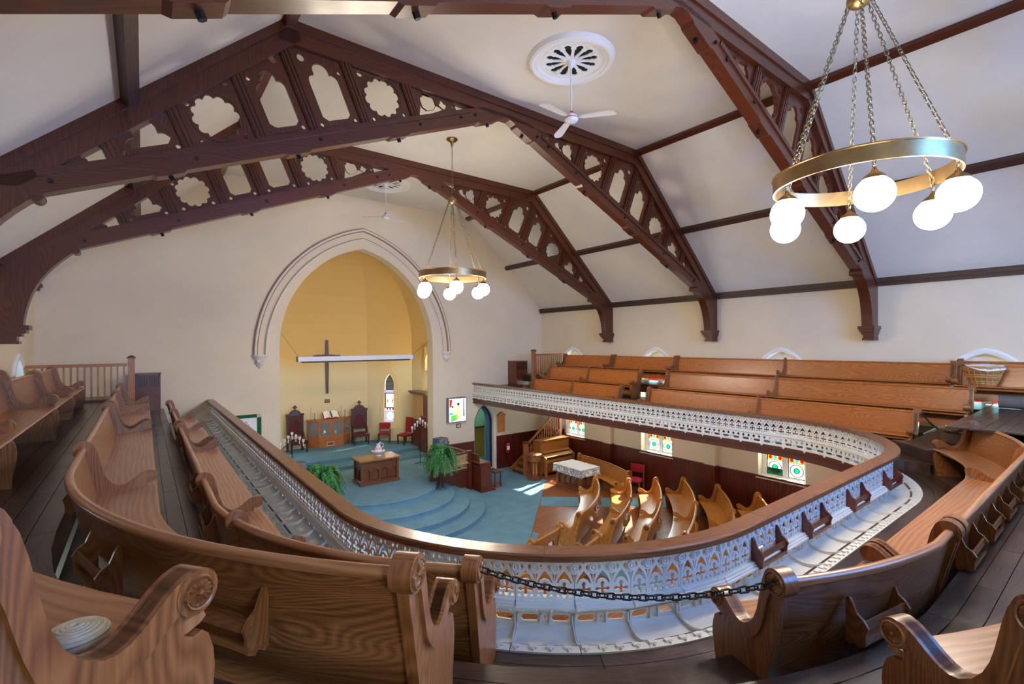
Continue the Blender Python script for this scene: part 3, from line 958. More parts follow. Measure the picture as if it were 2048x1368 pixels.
def build_truss():
    parts = []
    def P(name, mb, mat='truss_wood', smooth=False, grain=None):
        parts.append((name, mb.mesh(name, mat, (XC, 0, 0), smooth, grain)))
    # straight chord under the flat ceiling, with a thinner cover plank
    P('collar_beam', MB().box(XC - HK - .12, -TH/2, 9.73, XC + HK + .12, TH/2, ZC + .03))
    P('collar_fillet', MB().box(XC - HK, -TH/2 - .03, 9.93, XC + HK, TH/2 + .03, ZC + .02))
    for s in (-1, 1):
        SIDE['a'] = atan2(.412 if s < 0 else .440, 1)
        M = plane(s, -TH/2)
        # rafter down the slope
        a, b = (HK, ZC), (7.99, ZE); dx, dz = (b[0]-a[0]), (b[1]-a[1]); L = hypot(dx, dz); nx, nz = dz / L, -dx / L
        P('rafter', MB().prism([a, b, (b[0] + nx*.28, b[1] + nz*.28 - .05), (a[0] + nx*.28 - .05, a[1] + nz*.28 - .03)], M, TH), grain='z')
        P('rafter_fillet', MB().prism([a, b, (b[0] + nx*.12, b[1] + nz*.12), (a[0] + nx*.12, a[1] + nz*.12)], plane(s, -TH/2 - .03), TH + .06), grain='z')
        # brace in two clamped planks from wall bracket to the crown
        e0, e1 = -.02, 7.9
        P('brace', MB().prism([tn(e0, 0), tn(e1, 0), tn(e1, .27), tn(.55, .27), tn(e0, .06)], M, TH), grain='x')
        P('brace_fillet', MB().prism([tn(.9, .19), tn(7.4, .19), tn(7.4, .27), tn(.9, .27)], plane(s, -TH/2 - .025), TH + .05), grain='x')
        # clamping blocks with chamfered ends and bolts below the brace
        for tb, w in ((.5, .55), (2.55, .42), (4.35, .42), (6.1, .42)):
            P('bolt_plate', MB().prism([tn(tb - w/2, 0), tn(tb - w/2 + .05, -.03), tn(tb + w/2 - .05, -.03), tn(tb + w/2, 0)], M, TH), grain='x')
            bm = MB(); p = tn(tb, -.03); q = tn(tb, -.09)
            bm.tube([(XC + s*p[0], 0, p[1]), (XC + s*q[0], 0, q[1])], .032, 6)
            P('bolt', bm, 'steel_dark')
        for tb, nb in ((.8, .14), (1.15, .14), (2.08, .12), (3.95, .12), (5.73, .12), (7.3, .12)):
            bm = MB(); p = tn(tb, nb)
            for ys in (-1, 1):
                bm.tube([(XC + s*p[0], ys * TH/2, p[1]), (XC + s*p[0], ys * (TH/2 + .03), p[1])], .028, 6)
            P('bolt', bm, 'steel_dark')
        # fluted posts
        for t in PT:
            n1 = ntop(t) + .05
            pm = MB()
            for o, w, d in ((0, .17, .12), (-.055, .025, .15), (0, .03, .16), (.055, .025, .15)):
                pm.prism([tn(t + o - w/2, .25), tn(t + o + w/2, .25), tn(t + o + w/2, n1), tn(t + o - w/2, n1)], plane(s, -d/2), d)
            P('post', pm, grain='z')
        # tracery panels
        pd = .045; Mp = plane(s, -pd/2)
        def tr(t0, t1, holes, ring=None):
            mb = MB()
            mb.prism([tn(*q) for q in panel_poly(t0, t1)], Mp, pd, [[tn(*q) for q in h] for h in holes])
            if ring:
                c, n, r = ring
                mb2 = [tn(*q) for q in circle(c, n, r, 28)]; mb3 = [tn(*q) for q in circle(c, n, r - .022, 28)]
                mb.prism(mb2, plane(s, -pd/2 - .012), pd + .024, [mb3])
            P('tracery_panel', mb, grain='z')
        w2 = .085
        tr(1.15, PT[0] - w2, [trefoil_head(1.56, 1.86, .36, .70, .15), trefoil_head(1.32, 1.50, .34, .50, .2), circle(1.2, .36, .028, 10)])
        a, b = PT[0] + w2, PT[1] - w2; c = (a + b) / 2 + .02
        tr(a, b, [foil(c, .66, .30), circle(a + .12, .34, .035, 10), circle(b - .1, .34, .035, 10), circle(b - .12, 1.07, .05, 12), circle(a + .1, .86, .035, 10)], (c, .66, .35))
        a, b = PT[1] + w2, PT[2] - w2
        tr(a, b, [trefoil_head(a + .12, b - .12, .40, 1.27, .12), circle(a + .07, .36, .034, 10), circle(b - .07, .36, .034, 10), circle(b - .13, 1.37, .06, 12), circle(a + .07, 1.1, .03, 10)])
        a, b = PT[2] + w2, PT[3] - w2
        tr(a, b, [trefoil_head(a + .10, b - .10, .40, 1.21, -.1), circle(a + .07, .36, .034, 10), circle(b - .07, .36, .034, 10), circle(a + .13, 1.36, .055, 12), circle(b - .06, 1.12, .03, 10)])
        a, b = PT[3] + w2, PT[4] - w2; c = (a + b) / 2
        tr(a, b, [foil(c, .64, .29), circle(a + .12, .34, .035, 10), circle(b - .1, .34, .035, 10), circle(a + .12, 1.10, .05, 12), circle(b - .1, .86, .035, 10)], (c, .64, .34))
        a, b = PT[4] + w2, PT[5] - w2
        tr(a, b, [trefoil_head(a + .08, b - .08, .38, .72, -.18), circle(a + .05, .33, .03, 10), circle(b - .05, .33, .03, 10), circle(a + .1, .84, .035, 10)])
        # fan of three tapering leaves in the foot
        fm = MB()
        root = (7.78, .27)
        for k, (tt, nn) in enumerate(((6.92, .33), (6.99, .40), (7.06, .455))):
            ends = ((6.90, .265), (6.93, .345), (6.99, .42), (7.06, .49))
            e0_, e1_ = ends[k], ends[k+1]
            mid = ((e0_[0] + e1_[0]) / 2, (e0_[1] + e1_[1]) / 2)
            cap = arc(mid[0], mid[1], hypot(e1_[0]-e0_[0], e1_[1]-e0_[1]) / 2, 240, 80, 6)
            d = .07 - .012 * k
            fm.prism([tn(*q) for q in [root] + cap[::-1]], plane(s, -d/2), d)
        P('fan_panel', fm, grain='x')
        # curved wall bracket on a moulded corbel
        bk = MB(); ZB = lambda x: B0Z - x * math.tan(SIDE['a'])
        cur = bezier((7.62, 5.42), (7.58, 6.05), (7.40, 6.42), (7.0, ZB(7.0) - .06), 10)
        foot = [(7.99, 5.42)] + list(cur) + [(6.92, ZB(6.92) - .03), (6.86, ZB(6.86) + .02), tn(7.3, .03), tn(7.9, .20), (7.99, 6.6)]
        bk.prism(foot, plane(s, -.11), .22)
        P('wall_bracket', bk, grain='z')
        sc = MB(); px, pz = 6.92, ZB(6.92) - .02
        sc.tube([(XC + s*px, -.13, pz), (XC + s*px, .13, pz)], .065, 12)
        P('scroll', sc, smooth=True)
        cb = MB()
        for z0, z1, w, d in ((5.42, 5.50, .46, .34), (5.36, 5.42, .42, .30), (5.30, 5.36, .36, .26), (5.22, 5.30, .30, .22), (5.17, 5.22, .33, .24)):
            cb.box(min(XC + s*(7.99 - w), XC + s*7.99), -d/2, z0, max(XC + s*(7.99 - w), XC + s*7.99), d/2, z1)
        P('corbel', cb)
    return parts
truss_parts = build_truss()
tl = ('carved dark roof truss with pierced tracery above the rear gallery pews', 'carved dark roof truss between the large brass chandelier and the first ceiling fan',
      'carved dark roof truss between the first ceiling fan and the small chandelier', 'carved dark roof truss nearest the chancel arch')
for y, lab in zip(TRUSS_Y, tl):
    root = thing('roof_truss', lab, 'truss', (XC, y - .08, 0), group='carved roof trusses')
    root['kind'] = 'structure'
    for nm, me in truss_parts: put(nm, me, root)

# purlins and cornice
def beam_run(name, lab, p, q, w, h, mat, tilt=0.0):
    p, q = Vector(p), Vector(q)
    up = Vector((sin(tilt), 0, cos(tilt)))
    o = MB().bar(p, q, w, h, up).build(name, mat, grain='y')
    o['label'] = lab
    return struct(o)
k = 8
sl = atan2(ZC - ZE, 7.99 - HK)
for s, nm in ((-1, 'left'), (1, 'right')):
    for f, lab in ((0.0, 'dark purlin along the edge of the flat ceiling'), (.5, 'dark purlin halfway down the sloping ceiling')):
        x = XC + s * (HK + (7.99 - HK) * f); z = ZC + (ZE - ZC) * f
        off = .06
        beam_run('trim_%d' % k, lab + ', %s slope' % nm, (x - s*off*sin(sl)*.7, YB, z - off*.7), (x - s*off*sin(sl)*.7, YF, z - off*.7), .15, .15, 'purlin_wood' if f else 'truss_wood', s * sl if f else s * sl / 2); k += 1
    x = XC + s * 7.99
    b = MB()
    for x0, z0, z1 in ((.10, ZE - .10, ZE + .10), (.15, ZE - .02, ZE + .06)):
        b.box(min(x, x - s*x0), YB, z0, max(x, x - s*x0), YF, z1)
    o = b.build('trim_%d' % k, 'purlin_wood', grain='y'); k += 1
    o['label'] = 'dark eaves cornice at the head of the %s wall' % nm
    struct(o)
# ---------------------------------------------------------------- gallery tiers
def tier_poly_ring(s0, s1, r0, r1):
    a = [gp(s, r0)[0] for s in g_samples(s0, s1)]
    b = [gp(s, r1)[0] for s in g_samples(s0, s1)]
    return [(p.x, p.y) for p in a] + [(p.x, p.y) for p in reversed(b)]
S_A0 = SL1 + R0 * radians(40)         # left aisle begins (220 degrees)
S_A1 = SL1 + R0 * radians(72)         # left aisle ends (252 degrees)
S_M = SL1 + R0 * radians(56)
S_B1 = SL1 + SA + SL2 + R0 * radians(37)   # rear block ends (307 degrees)
def corner(deg, r): return (CRX + r * cos(radians(deg)), CY + r * sin(radians(deg)))
ROUT = CLX - XL                        # 6.07 to the left wall
tiers = []
for nm, lab, z, poly_sets in (
    ('floor_gallery_lower', 'lowest gallery floor of dark boards along the iron front', T1,
        [tier_poly_ring(0, S_END, R0 + .10, 3.80)]),
    ('floor_gallery_middle', 'second gallery tier of dark boards', T2,
        [tier_poly_ring(0, S_M, 3.6, 4.52), tier_poly_ring(S_M, S_B1, 3.78, 5.02), [corner(307, 5.0), corner(307, 3.16), corner(314, 3.16), corner(322, 3.16), (10.55, 2.40), (11.45, 2.40), (11.45, YF), (12.5, YF), (12.5, 1.75), (11.2, 1.2)]]),
    ('floor_gallery_upper', 'upper gallery tier of dark boards against the walls', T3,
        [[(p[0], p[1]) for p in ([(XL, YB), (XL, YF), (CLX - 4.5, YF)] + [tuple(gp(s, 4.5)[0])[:2] for s in g_samples(SL1, S_M)] + [tuple(gp(s, 5.0)[0])[:2] for s in g_samples(S_M, S_B1)] + [corner(307, 4.1), corner(318, 4.1), (11.9, 1.78), (12.42, 1.78), (12.42, YF), (XR, YF), (XR, YB)])]])):
    root = struct(put(nm, None, None, (0, 0, 0))); root['label'] = lab
    mb = MB()
    for poly in poly_sets: mb.prism(poly, Matrix.Translation((0, 0, z - .26)), .238)
    mb.build('deck', 'tier_board', root)
    tiers.append(root)
# loose-laid boards: one object each, running along the gallery
def board(root, s0, s1, r0, r1, z):
    MB().sweep([(-r1, 0), (-r0, 0), (-r0, .022), (-r1, .022)], g_frames(s0, s1, 0.0, z - .022, .25)).build('floorboard', 'tier_board', root)
def lay(root, r0, r1, z, s_lo, s_hi, bw=.128):
    n = max(1, round((r1 - r0) / bw)); w = (r1 - r0) / n
    cuts = [c for c in (0, 3.1, 6.4, 9.2, SL1, SL1 + SA*.5, SL1 + SA, SL1 + SA + SL2*.5, SL1 + SA + SL2, SL1 + 1.5*SA + SL2, SL1 + 2*SA + SL2,
                        SL1 + 2*SA + SL2 + 2.6, SL1 + 2*SA + SL2 + 5.8, SL1 + 2*SA + SL2 + 8.6, S_END)]
    for k in range(n):
        cs = [s_lo] + [c + (RND.uniform(-.6, .6) if abs(c - SL1) > .01 else 0) for c in cuts if s_lo + .7 < c < s_hi - .7] + [s_hi]
        for a, b in zip(cs, cs[1:]):
            board(root, a + .002, b - .002, r0 + k*w + .0025, r0 + (k+1)*w - .0025, z)
lay(tiers[0], R0 + .22, 3.6, T1, 0, S_M); lay(tiers[0], R0 + .22, 3.78, T1, S_M, S_END)
lay(tiers[1], 3.58, 4.5, T2, 0, S_M); lay(tiers[1], 3.76, 5.0, T2, S_M, S_B1)
lay(tiers[2], 4.5, 6.04, T3, 0, S_M, .14); lay(tiers[2], 5.0, 6.04, T3, S_M, S_B1, .14)
# boards of the right-hand tiers and the corner landing, straight
def straight_boards(root, x0, x1, y0, y1, z, along='y', bw=.13):
    lo, hi, a, b = (x0, x1, y0, y1) if along == 'y' else (y0, y1, x0, x1)
    n = round((hi - lo) / bw); w = (hi - lo) / n
    for k in range(n):
        m = (a + b) / 2 + RND.uniform(-1, 1) * (b - a) * .25
        for c, d in ((a, m), (m, b)):
            p = (lo + k*w + .0025, c + .002, lo + (k+1)*w - .0025, d - .002)
            if along == 'y': MB().box(p[0], p[1], z - .022, p[2], p[3], z).build('floorboard', 'tier_board', root)
            else: MB().box(p[1], p[0], z - .022, p[3], p[2], z).build('floorboard', 'tier_board', root)
straight_boards(tiers[1], 11.45, 12.42, 2.42, YF, T2)
straight_boards(tiers[2], 12.42, XR, 1.8, YF, T3)
straight_boards(tiers[2], 9.6, XR, -1.6, 1.78, T3, 'x')
# gallery steps in the two diagonal aisles
def aisle_step(s0, s1, r0, r1, z0, z1, lab, z2=None):
    fr = g_frames(s0, s1, 0.0, 0.0, .2)
    o = MB().sweep([(-r1, z0), (-r0, z0), (-r0, z1 - .02), (-r0 + .02, z1 - .02), (-r0 + .02, z1), (-r1, z1)], fr).build('aisle_step', 'tier_board', grain=None)
    struct(o); o['label'] = lab
aisle_step(S_A0 + .05, S_A1 - .05, 3.30, 3.6, T1, T1 + .2, 'worn wooden step in the near gallery aisle')
aisle_step(S_A0 + .05, S_A1 - .05, 4.2, 4.5, T2, T2 + .2, 'worn wooden step before the upper tier in the near aisle')
p = [corner(307 + i * 3.6, 2.88) for i in range(6)]
stp = MB().prism([corner(306, 3.2)] + p + [(10.55, 2.40), (10.62, 2.62)] + [corner(326, 3.2)], Matrix.Translation((0, 0, T1)), .2)
st_o = stp.build('aisle_step', 'tier_board'); struct(st_o); st_o['label'] = 'rounded lowest step in the far corner aisle of the gallery'
st2 = MB().prism([corner(307, 3.85), corner(313, 3.85), corner(320, 3.85), (11.85, 1.80), (11.9, 1.6), corner(318, 4.2), corner(307, 4.2)], Matrix.Translation((0, 0, T2)), .2)
st_o = st2.build('aisle_step', 'tier_board'); struct(st_o); st_o['label'] = 'upper step in the far corner aisle of the gallery'

# soffit under the gallery
sof = MB()
sof.prism(tier_poly_ring(0, S_END, R0 - .05, R0 + .35), Matrix.Translation((0, 0, 2.80)), .08)
sof.prism([(XL, 4.2), (CLX - R0 - .2, 4.2), (CLX - R0 - .2, YF), (XL, YF)], Matrix.Translation((0, 0, 2.86)), .05)
sof.prism([(CRX + R0 + .2, 4.2), (XR, 4.2), (XR, YF), (CRX + R0 + .2, YF)], Matrix.Translation((0, 0, 2.86)), .05)
sof.prism([(XL, YB), (XR, YB), (XR, CY), (CRX + 2.75, CY)] + [corner(a, 2.75) for a in (-15, -30, -45, -60, -75, -90)] + [(2 * XC - x, y) for x, y in [corner(a, 2.75) for a in (-90, -75, -60, -45, -30, -15)]] + [(CLX - 2.75, CY), (XL, CY)], Matrix.Translation((0, 0, 2.86)), .05)
struct(sof.build('ceiling_under_gallery', 'wall_cream'))

# ---------------------------------------------------------------- cast-iron gallery front
rail = thing('gallery_railing', 'white pierced cast-iron gallery front under a brown wooden rail', 'railing', (0, 0, 0))
rail['kind'] = 'structure'
NP = 78; PL = S_END / NP; MW = PL / 3
LH = .31                                # lattice height
def rot_poly(poly, ox): return [(ox + x, z) for x, z in poly]
def lattice_panel():
    holes = []
    for k in range(3):
        c = MW * (k + .5); w = MW / .149
        cross = []
        for q in range(4):
            a = pi/2 * q; d = (cos(a), sin(a)); n = (-sin(a), cos(a))
            cross.append((d[0]*.024 - n[0]*.010, d[1]*.024 - n[1]*.010))
            lx, ly = d[0]*.042, d[1]*.042
            for j in range(-4, 5):
                b = a + j * radians(30)
                cross.append((lx + .017*cos(b), ly + .017*sin(b)))
            cross.append((d[0]*.024 + n[0]*.010, d[1]*.024 + n[1]*.010))
            e = a + pi/4
            cross.append((.015*cos(e), .015*sin(e)))
        holes.append([(c + x*w, .066 + z) for x, z in cross])
        holes.append([(c + .049*w*cos(radians(a)), .094 + .049*sin(radians(a))) for a in range(165, 0, -15)] +
                     [(c + .060*w, .108), (c + .050*w, .140), (c + .032*w, .170), (c, .207), (c - .032*w, .170), (c - .050*w, .140), (c - .060*w, .108)])
        holes.append([(c - .034*w, .299), (c + .034*w, .299), (c, .258)])
        for s in (-1, 1):
            holes.append([(c + s*.013*w, .232), (c + s*.031*w, .258), (c + s*.040*w, .232), (c + s*.031*w, .206)])
            holes.append([(c + s*.050*w, .299), (c + s*.0715*w, .299), (c + s*.0715*w, .274)])
            holes.append([(c + s*.050*w, .188), (c + s*.0715*w, .180), (c + s*.0715*w, .118), (c + s*.066*w, .140)])
            holes.append([(c + s*.030*w, .011), (c + s*.064*w, .011), (c + s*.056*w, .038), (c + s*.040*w, .030)])
    mb = MB()
    M = frame_matrix((0, 0, 0), (1, 0, 0), (0, 0, 1), (0, -1, 0))
    holes = [h if sum(h[i][0]*h[(i+1) % len(h)][1] - h[(i+1) % len(h)][0]*h[i][1] for i in range(len(h))) > 0 else h[::-1] for h in holes]
    mb.prism([(0, 0), (PL, 0), (PL, LH), (0, LH)], M, .018, holes)
    # ring bosses and raised ribs
    for k in range(3):
        x = MW * (k + .0001)
        for ys, d in ((.004, 1), (-.022, -1)):
            pts = [(x + .027 * cos(2*pi*i/14), ys, .232 + .027 * sin(2*pi*i/14)) for i in range(14)]
            mb.tube(pts, .008, 6, closed=True)
            mb.lathe([(0, -.006), (.012, -.005), (.015, 0)], 10, Matrix.Translation((x, ys, .232)) @ Matrix.Rotation(radians(90 if ys > 0 else -90), 4, 'X'))
    for x0 in (.05, PL - .05):               # foot bolts
        mb.ball((x0, .02, -.008), .014, 8, 5)
        mb.ball((x0, -.035, -.008), .014, 8, 5)
    return mb
def slot_panel():
    mb = MB()
    # ledge under the lattice: y>0 is towards the void
    for y0, y1, z0, z1 in ((-.055, .045, -.018, 0), (-.07, .065, -.034, -.018), (-.085, .05, -.05, -.034)):
        mb.box(0, y0, z0, PL, y1, z1)
    # sloping band of diamonds
    nd = 4; w = PL / nd; hs = []
    for k in range(nd):
        c = (k + .5) * w
        hs.append([(c - .036, .045), (c - .022, .034), (c - .014, .024), (c, .008), (c + .014, .024), (c + .022, .034), (c + .036, .045), (c + .022, .056), (c + .014, .066), (c, .082), (c - .014, .066), (c - .022, .056)][::1])
    a = Vector((0, .055, -.14)); b = Vector((0, .045, -.05)); ax = (b - a).normalized()
    M = frame_matrix(a, (1, 0, 0), ax, Vector((1, 0, 0)).cross(ax))
    mb.prism([(0, 0), (PL, 0), (PL, .09), (0, .09)], M, .012, [h if k else h for k, h in enumerate(hs)])
    # vertical band with two long slots and a quatrefoil
    Ms = frame_matrix((0, .045, -.205), (1, 0, 0), (0, 0, 1), (0, -1, 0))
    L = PL
    hex_ = lambda c, hw: [(c - hw, .036), (c - hw + .018, .012), (c + hw - .018, .012), (c + hw, .036), (c + hw - .018, .060), (c - hw + .018, .060)]
    q = [(L/2 + (.014 + .006*cos(4*2*pi*i/16)) * cos(2*pi*i/16), 0.036 + (.014 + .006*cos(4*2*pi*i/16)) * sin(2*pi*i/16)) for i in range(16)]
    mb.prism([(0, 0), (L, 0), (L, .068), (0, .068)], Ms, .014, [hex_(L*.235, .072), hex_(L*.765, .072), q])
    for x in (.012, L - .012, L*.42, L*.58):
        mb.box(x - .006, .005, -.205, x + .006, .04, -.137)
    # scalloped lower lip and bracket on the void side
    mb.box(0, .02, -.235, L, .06, -.205)
    for x in (.0, L):
        mb.prism([(-.03, 0), (.03, 0), (.018, -.05), (0, -.065), (-.018, -.05)], frame_matrix((x, .062, -.205), (1, 0, 0), (0, 0, 1), (0, -1, 0)), .02)
    return mb
TPROF = [(.04, -.195), (.02, -.222), (-.03, -.246), (-.09, -.258), (-.15, -.256), (-.21, -.240), (-.255, -.215)]
def trough_panel(s0, s1):
    """cove between the slots and the floor edge (y<0 towards the seats), following the bend"""
    off = lambda pr: [(y - RLAT, z + ZL) for y, z in pr]
    back = [(y, z - .012) for y, z in TPROF]
    mb = MB()
    lip = TPROF[:-1] + [(-.25, -.198), (-.335, -.192), (-.335, -.206)] + back[::-1]
    mb.sweep(off(lip), g_frames(s0 + .003, s1 - .003, 0.0, 0.0, .15))
    for a, b in ((s0 + .001, s0 + .011), (s1 - .011, s1 - .001)):       # upstanding joint flange
        mb.sweep(off(TPROF + [(y, z + .03) for y, z in TPROF[::-1]]), g_frames(a, b, 0.0, 0.0))
    for k in range(4):                                                   # stepped floor lugs
        a = s0 + PL * (k + .1) / 4; b = a + PL * .42 / 4
        mb.sweep(off([(-.30, -.192), (-.262, -.192), (-.266, -.182), (-.296, -.182)]), g_frames(a, b, 0.0, 0.0))
        p, n = gp((a + b) / 2, RLAT + .315)
        mb.ball((p.x, p.y, ZL - .186), .011, 6, 4)
    return mb
RLAT = R0 - .10                           # radius of the lattice plane
ZL = RAIL - .055 - LH                     # foot of the lattice
me_l = lattice_panel().mesh('lattice_panel', 'iron_white', smooth=False)
me_s = slot_panel().mesh('slot_panel', 'iron_white')
for k in range(NP):
    a, _ = gp(k * PL, RLAT); b, _ = gp((k + 1) * PL, RLAT)
    d = (b - a); rz = atan2(d.y, d.x); sx = d.length / PL
    # local +y must point to the void
    for nm, me in (('lattice_panel', me_l), ('slot_panel', me_s)):
        o = put(nm, me, rail, (a.x, a.y, ZL), rz); o.scale = (sx, 1, 1)
    trough_panel(k * PL, (k + 1) * PL).build('trough_panel', 'iron_white', rail, smooth=True, angle=35)
fr = g_frames(0, S_END, 0.0, 0.0, .1)
cap = [(-R0, RAIL - .055), (-R0 + .015, RAIL - .062), (-R0 + .16, RAIL - .062), (-R0 + .175, RAIL - .05), (-R0 + .175, RAIL - .012), (-R0 + .16, RAIL), (-R0 + .012, RAIL), (-R0, RAIL - .012)]
# the rail is jointed every few metres
js = [0, 3.0, 6.2, 9.3, SL1 + .6, SL1 + 2.2, SL1 + SA + .3, SL1 + SA + 2.0, SL1 + SA + SL2 + .2, SL1 + SA + SL2 + 2.1, SL1 + 2*SA + SL2 + .3, SL1 + 2*SA + SL2 + 3.2, SL1 + 2*SA + SL2 + 6.3, SL1 + 2*SA + SL2 + 9, S_END]
for a, b in zip(js, js[1:]):
    MB().sweep(cap, g_frames(a + .0015, b - .0015, 0.0, 0.0, .1)).build('handrail', 'rail_cap', rail, smooth=True, angle=30)
for r0, r1, z0, z1 in ((R0 - .12, R0 - .02, 2.79, ZL - .285), (R0 - .15, R0 - .11, ZL - .31, ZL - .238), (R0 - .135, R0 - .10, 2.79, 2.86)):
    MB().sweep([(-r1, z0), (-r0, z0), (-r0, z1), (-r1, z1)], g_frames(0, S_END, 0.0, 0.0, .15)).build('fascia', 'iron_fascia', rail)

# unseen fill lamps added on the soffit to brighten below the side galleries
for sx_, nm in ((1, 'window-side'), (-1, 'opposite')):
    for j, y in enumerate((5.6, 8.9, 12.2)):
        x = XC + sx_ * 6.5
        lp = local_thing('soffit_fill_lamp', 'round fill lamp added under the %s gallery, %s' % (nm, ('rear end', 'middle', 'chancel end')[j]), 'lamp', (x, y, 2.855), group='added fill lamps under the gallery')
        MB().lathe([(.22, 0), (.235, -.02), (.22, -.04), (.20, -.04)], 24).build('rim', 'fan_white', lp, smooth=True)
        MB().lathe([(.001, -.055), (.12, -.052), (.20, -.035)], 24).build('diffuser', 'fill_glow', lp, smooth=True)
# ---------------------------------------------------------------- pews
K1, KR1 = (-.095, .80), .075
K2, KR2 = (.355, .50), .058
S_UP = [(-.03, .835), (.03, .74), (.00, .52), (.13, .462), (.21, .430), (.27, .558), (.35, .558)]
S_LO = [(-.065, .735), (-.005, .65), (-.03, .44), (.115, .385), (.21, .350), (.25, .455), (.32, .467)]
def s_curve(c): return bezier(*c[:4], 8) + bezier(*c[3:], 8)[1:]
def end_outline():
    p = [(.02, 0), (-.02, .25), (-.075, .50), (-.135, .735)]
    p += arc(K1[0], K1[1], KR1, 215, 30, 12)
    p += s_curve(S_UP)[1:]
    p += arc(K2[0], K2[1], KR2, 90, -110, 10)[1:]
    p += [(.327, .425), (.330, .395), (.355, .38), (.38, .385), (.40, .365)]
    p += bezier((.40, .365), (.45, .25), (.385, .15), (.385, 0), 7)[1:]
    return p
def sc(poly, k): return [(a * k, b * k) for a, b in poly]
MX = lambda x0: frame_matrix((x0, 0, 0), (0, 1, 0), (0, 0, 1), (1, 0, 0))
def carved_end(k):
    mb = MB()
    mb.prism(sc(end_outline(), k), MX(-.025), .05)
    rib = s_curve(S_UP); low = s_curve(S_LO)
    mb.prism(sc(rib + low[::-1], k), MX(-.043), .086)
    for c, r in ((K1, KR1), (K2, KR2)):
        mb.prism(sc(circle(c[0], c[1], r, 20), k), MX(-.046), .092)
    return mb
def plain_end(k):
    return MB().prism(sc(end_outline(), k), MX(-.017), .034)
def rosette(r):
    """turned flower, axis along +x"""
    mb = MB()
    Mx = Matrix.Rotation(radians(90), 4, 'Y')
    mb.lathe([(r * .80, 0), (r * .84, .010), (r * .94, .012), (r, .004), (r, 0)], 24, Mx)
    mb.lathe([(0.0, .004), (r * .80, .002)], 24, Mx)
    mb.lathe([(0, .014), (r*.13, .013), (r*.20, .006), (r*.20, 0)], 12, Mx)
    for i in range(14):
        a = 2*pi*i/14; d = Vector((0, cos(a), sin(a))); n = Vector((0, -sin(a), cos(a))); x = Vector((1, 0, 0))
        pts = [(.24, .02), (.50, .085), (.70, .13), (.78, .08)]
        vs = []
        for q, w in pts: vs += [d*r*q - n*r*w + x*.003, d*r*q + x*.011, d*r*q + n*r*w + x*.003]
        fs = []
        for j in range(3): fs += [(j*3, j*3+1, j*3+4, j*3+3), (j*3+1, j*3+2, j*3+5, j*3+4)]
        mb.add(vs, fs)
    return mb
ROS1 = rosette(.062).mesh('rosette', 'pew_end', smooth=True, angle=25)
ROS2 = rosette(.048).mesh('rosette', 'pew_end', smooth=True, angle=25)
ENDS = {}
def end_mesh(kind, k, mat):
    key = (kind, k, mat)
    if key not in ENDS:
        ENDS[key] = (carved_end(k) if kind == 'carved' else plain_end(k)).mesh('pew_end', mat, smooth=True, grain='z', angle=25)
    return ENDS[key]
RACK = {}
def rack_meshes(mat, w=.46):
    key = (mat, w)
    if key not in RACK:
        sl = MB()
        sl.box(-w/2, -.094, .088, w/2, -.082, .140); sl.box(-w/2, -.100, .016, w/2, -.088, .046); sl.box(-w/2, -.095, .012, w/2, -.002, .022)
        br = MB().prism([(0, 0), (-.02, -.012), (-.05, .010), (-.065, -.008), (-.10, .012), (-.102, .075), (-.115, .115), (-.09, .15), (-.055, .175), (-.034, .225), (-.020, .25), (-.006, .25), (0, .235)], MX(-.009), .018)
        RACK[key] = (sl.mesh('book_rack', mat), br.mesh('bracket', mat, grain='z'))
    return RACK[key]
def rack(parent, pos, fwd, mat, w=.46):
    """pos is the wall-side foot of the rack, it hangs backwards (-fwd)"""
    a, b = rack_meshes(mat, w)
    rz = atan2(-fwd.x, fwd.y)
    base = world_of(parent) if parent else Vector((0, 0, 0))
    r = put('book_rack', a, parent, pos - base, rz)
    for x in (-w/2 + .01, w/2 - .01): put('bracket', b, r, (x, 0, 0))
    return r
BOOKS = []
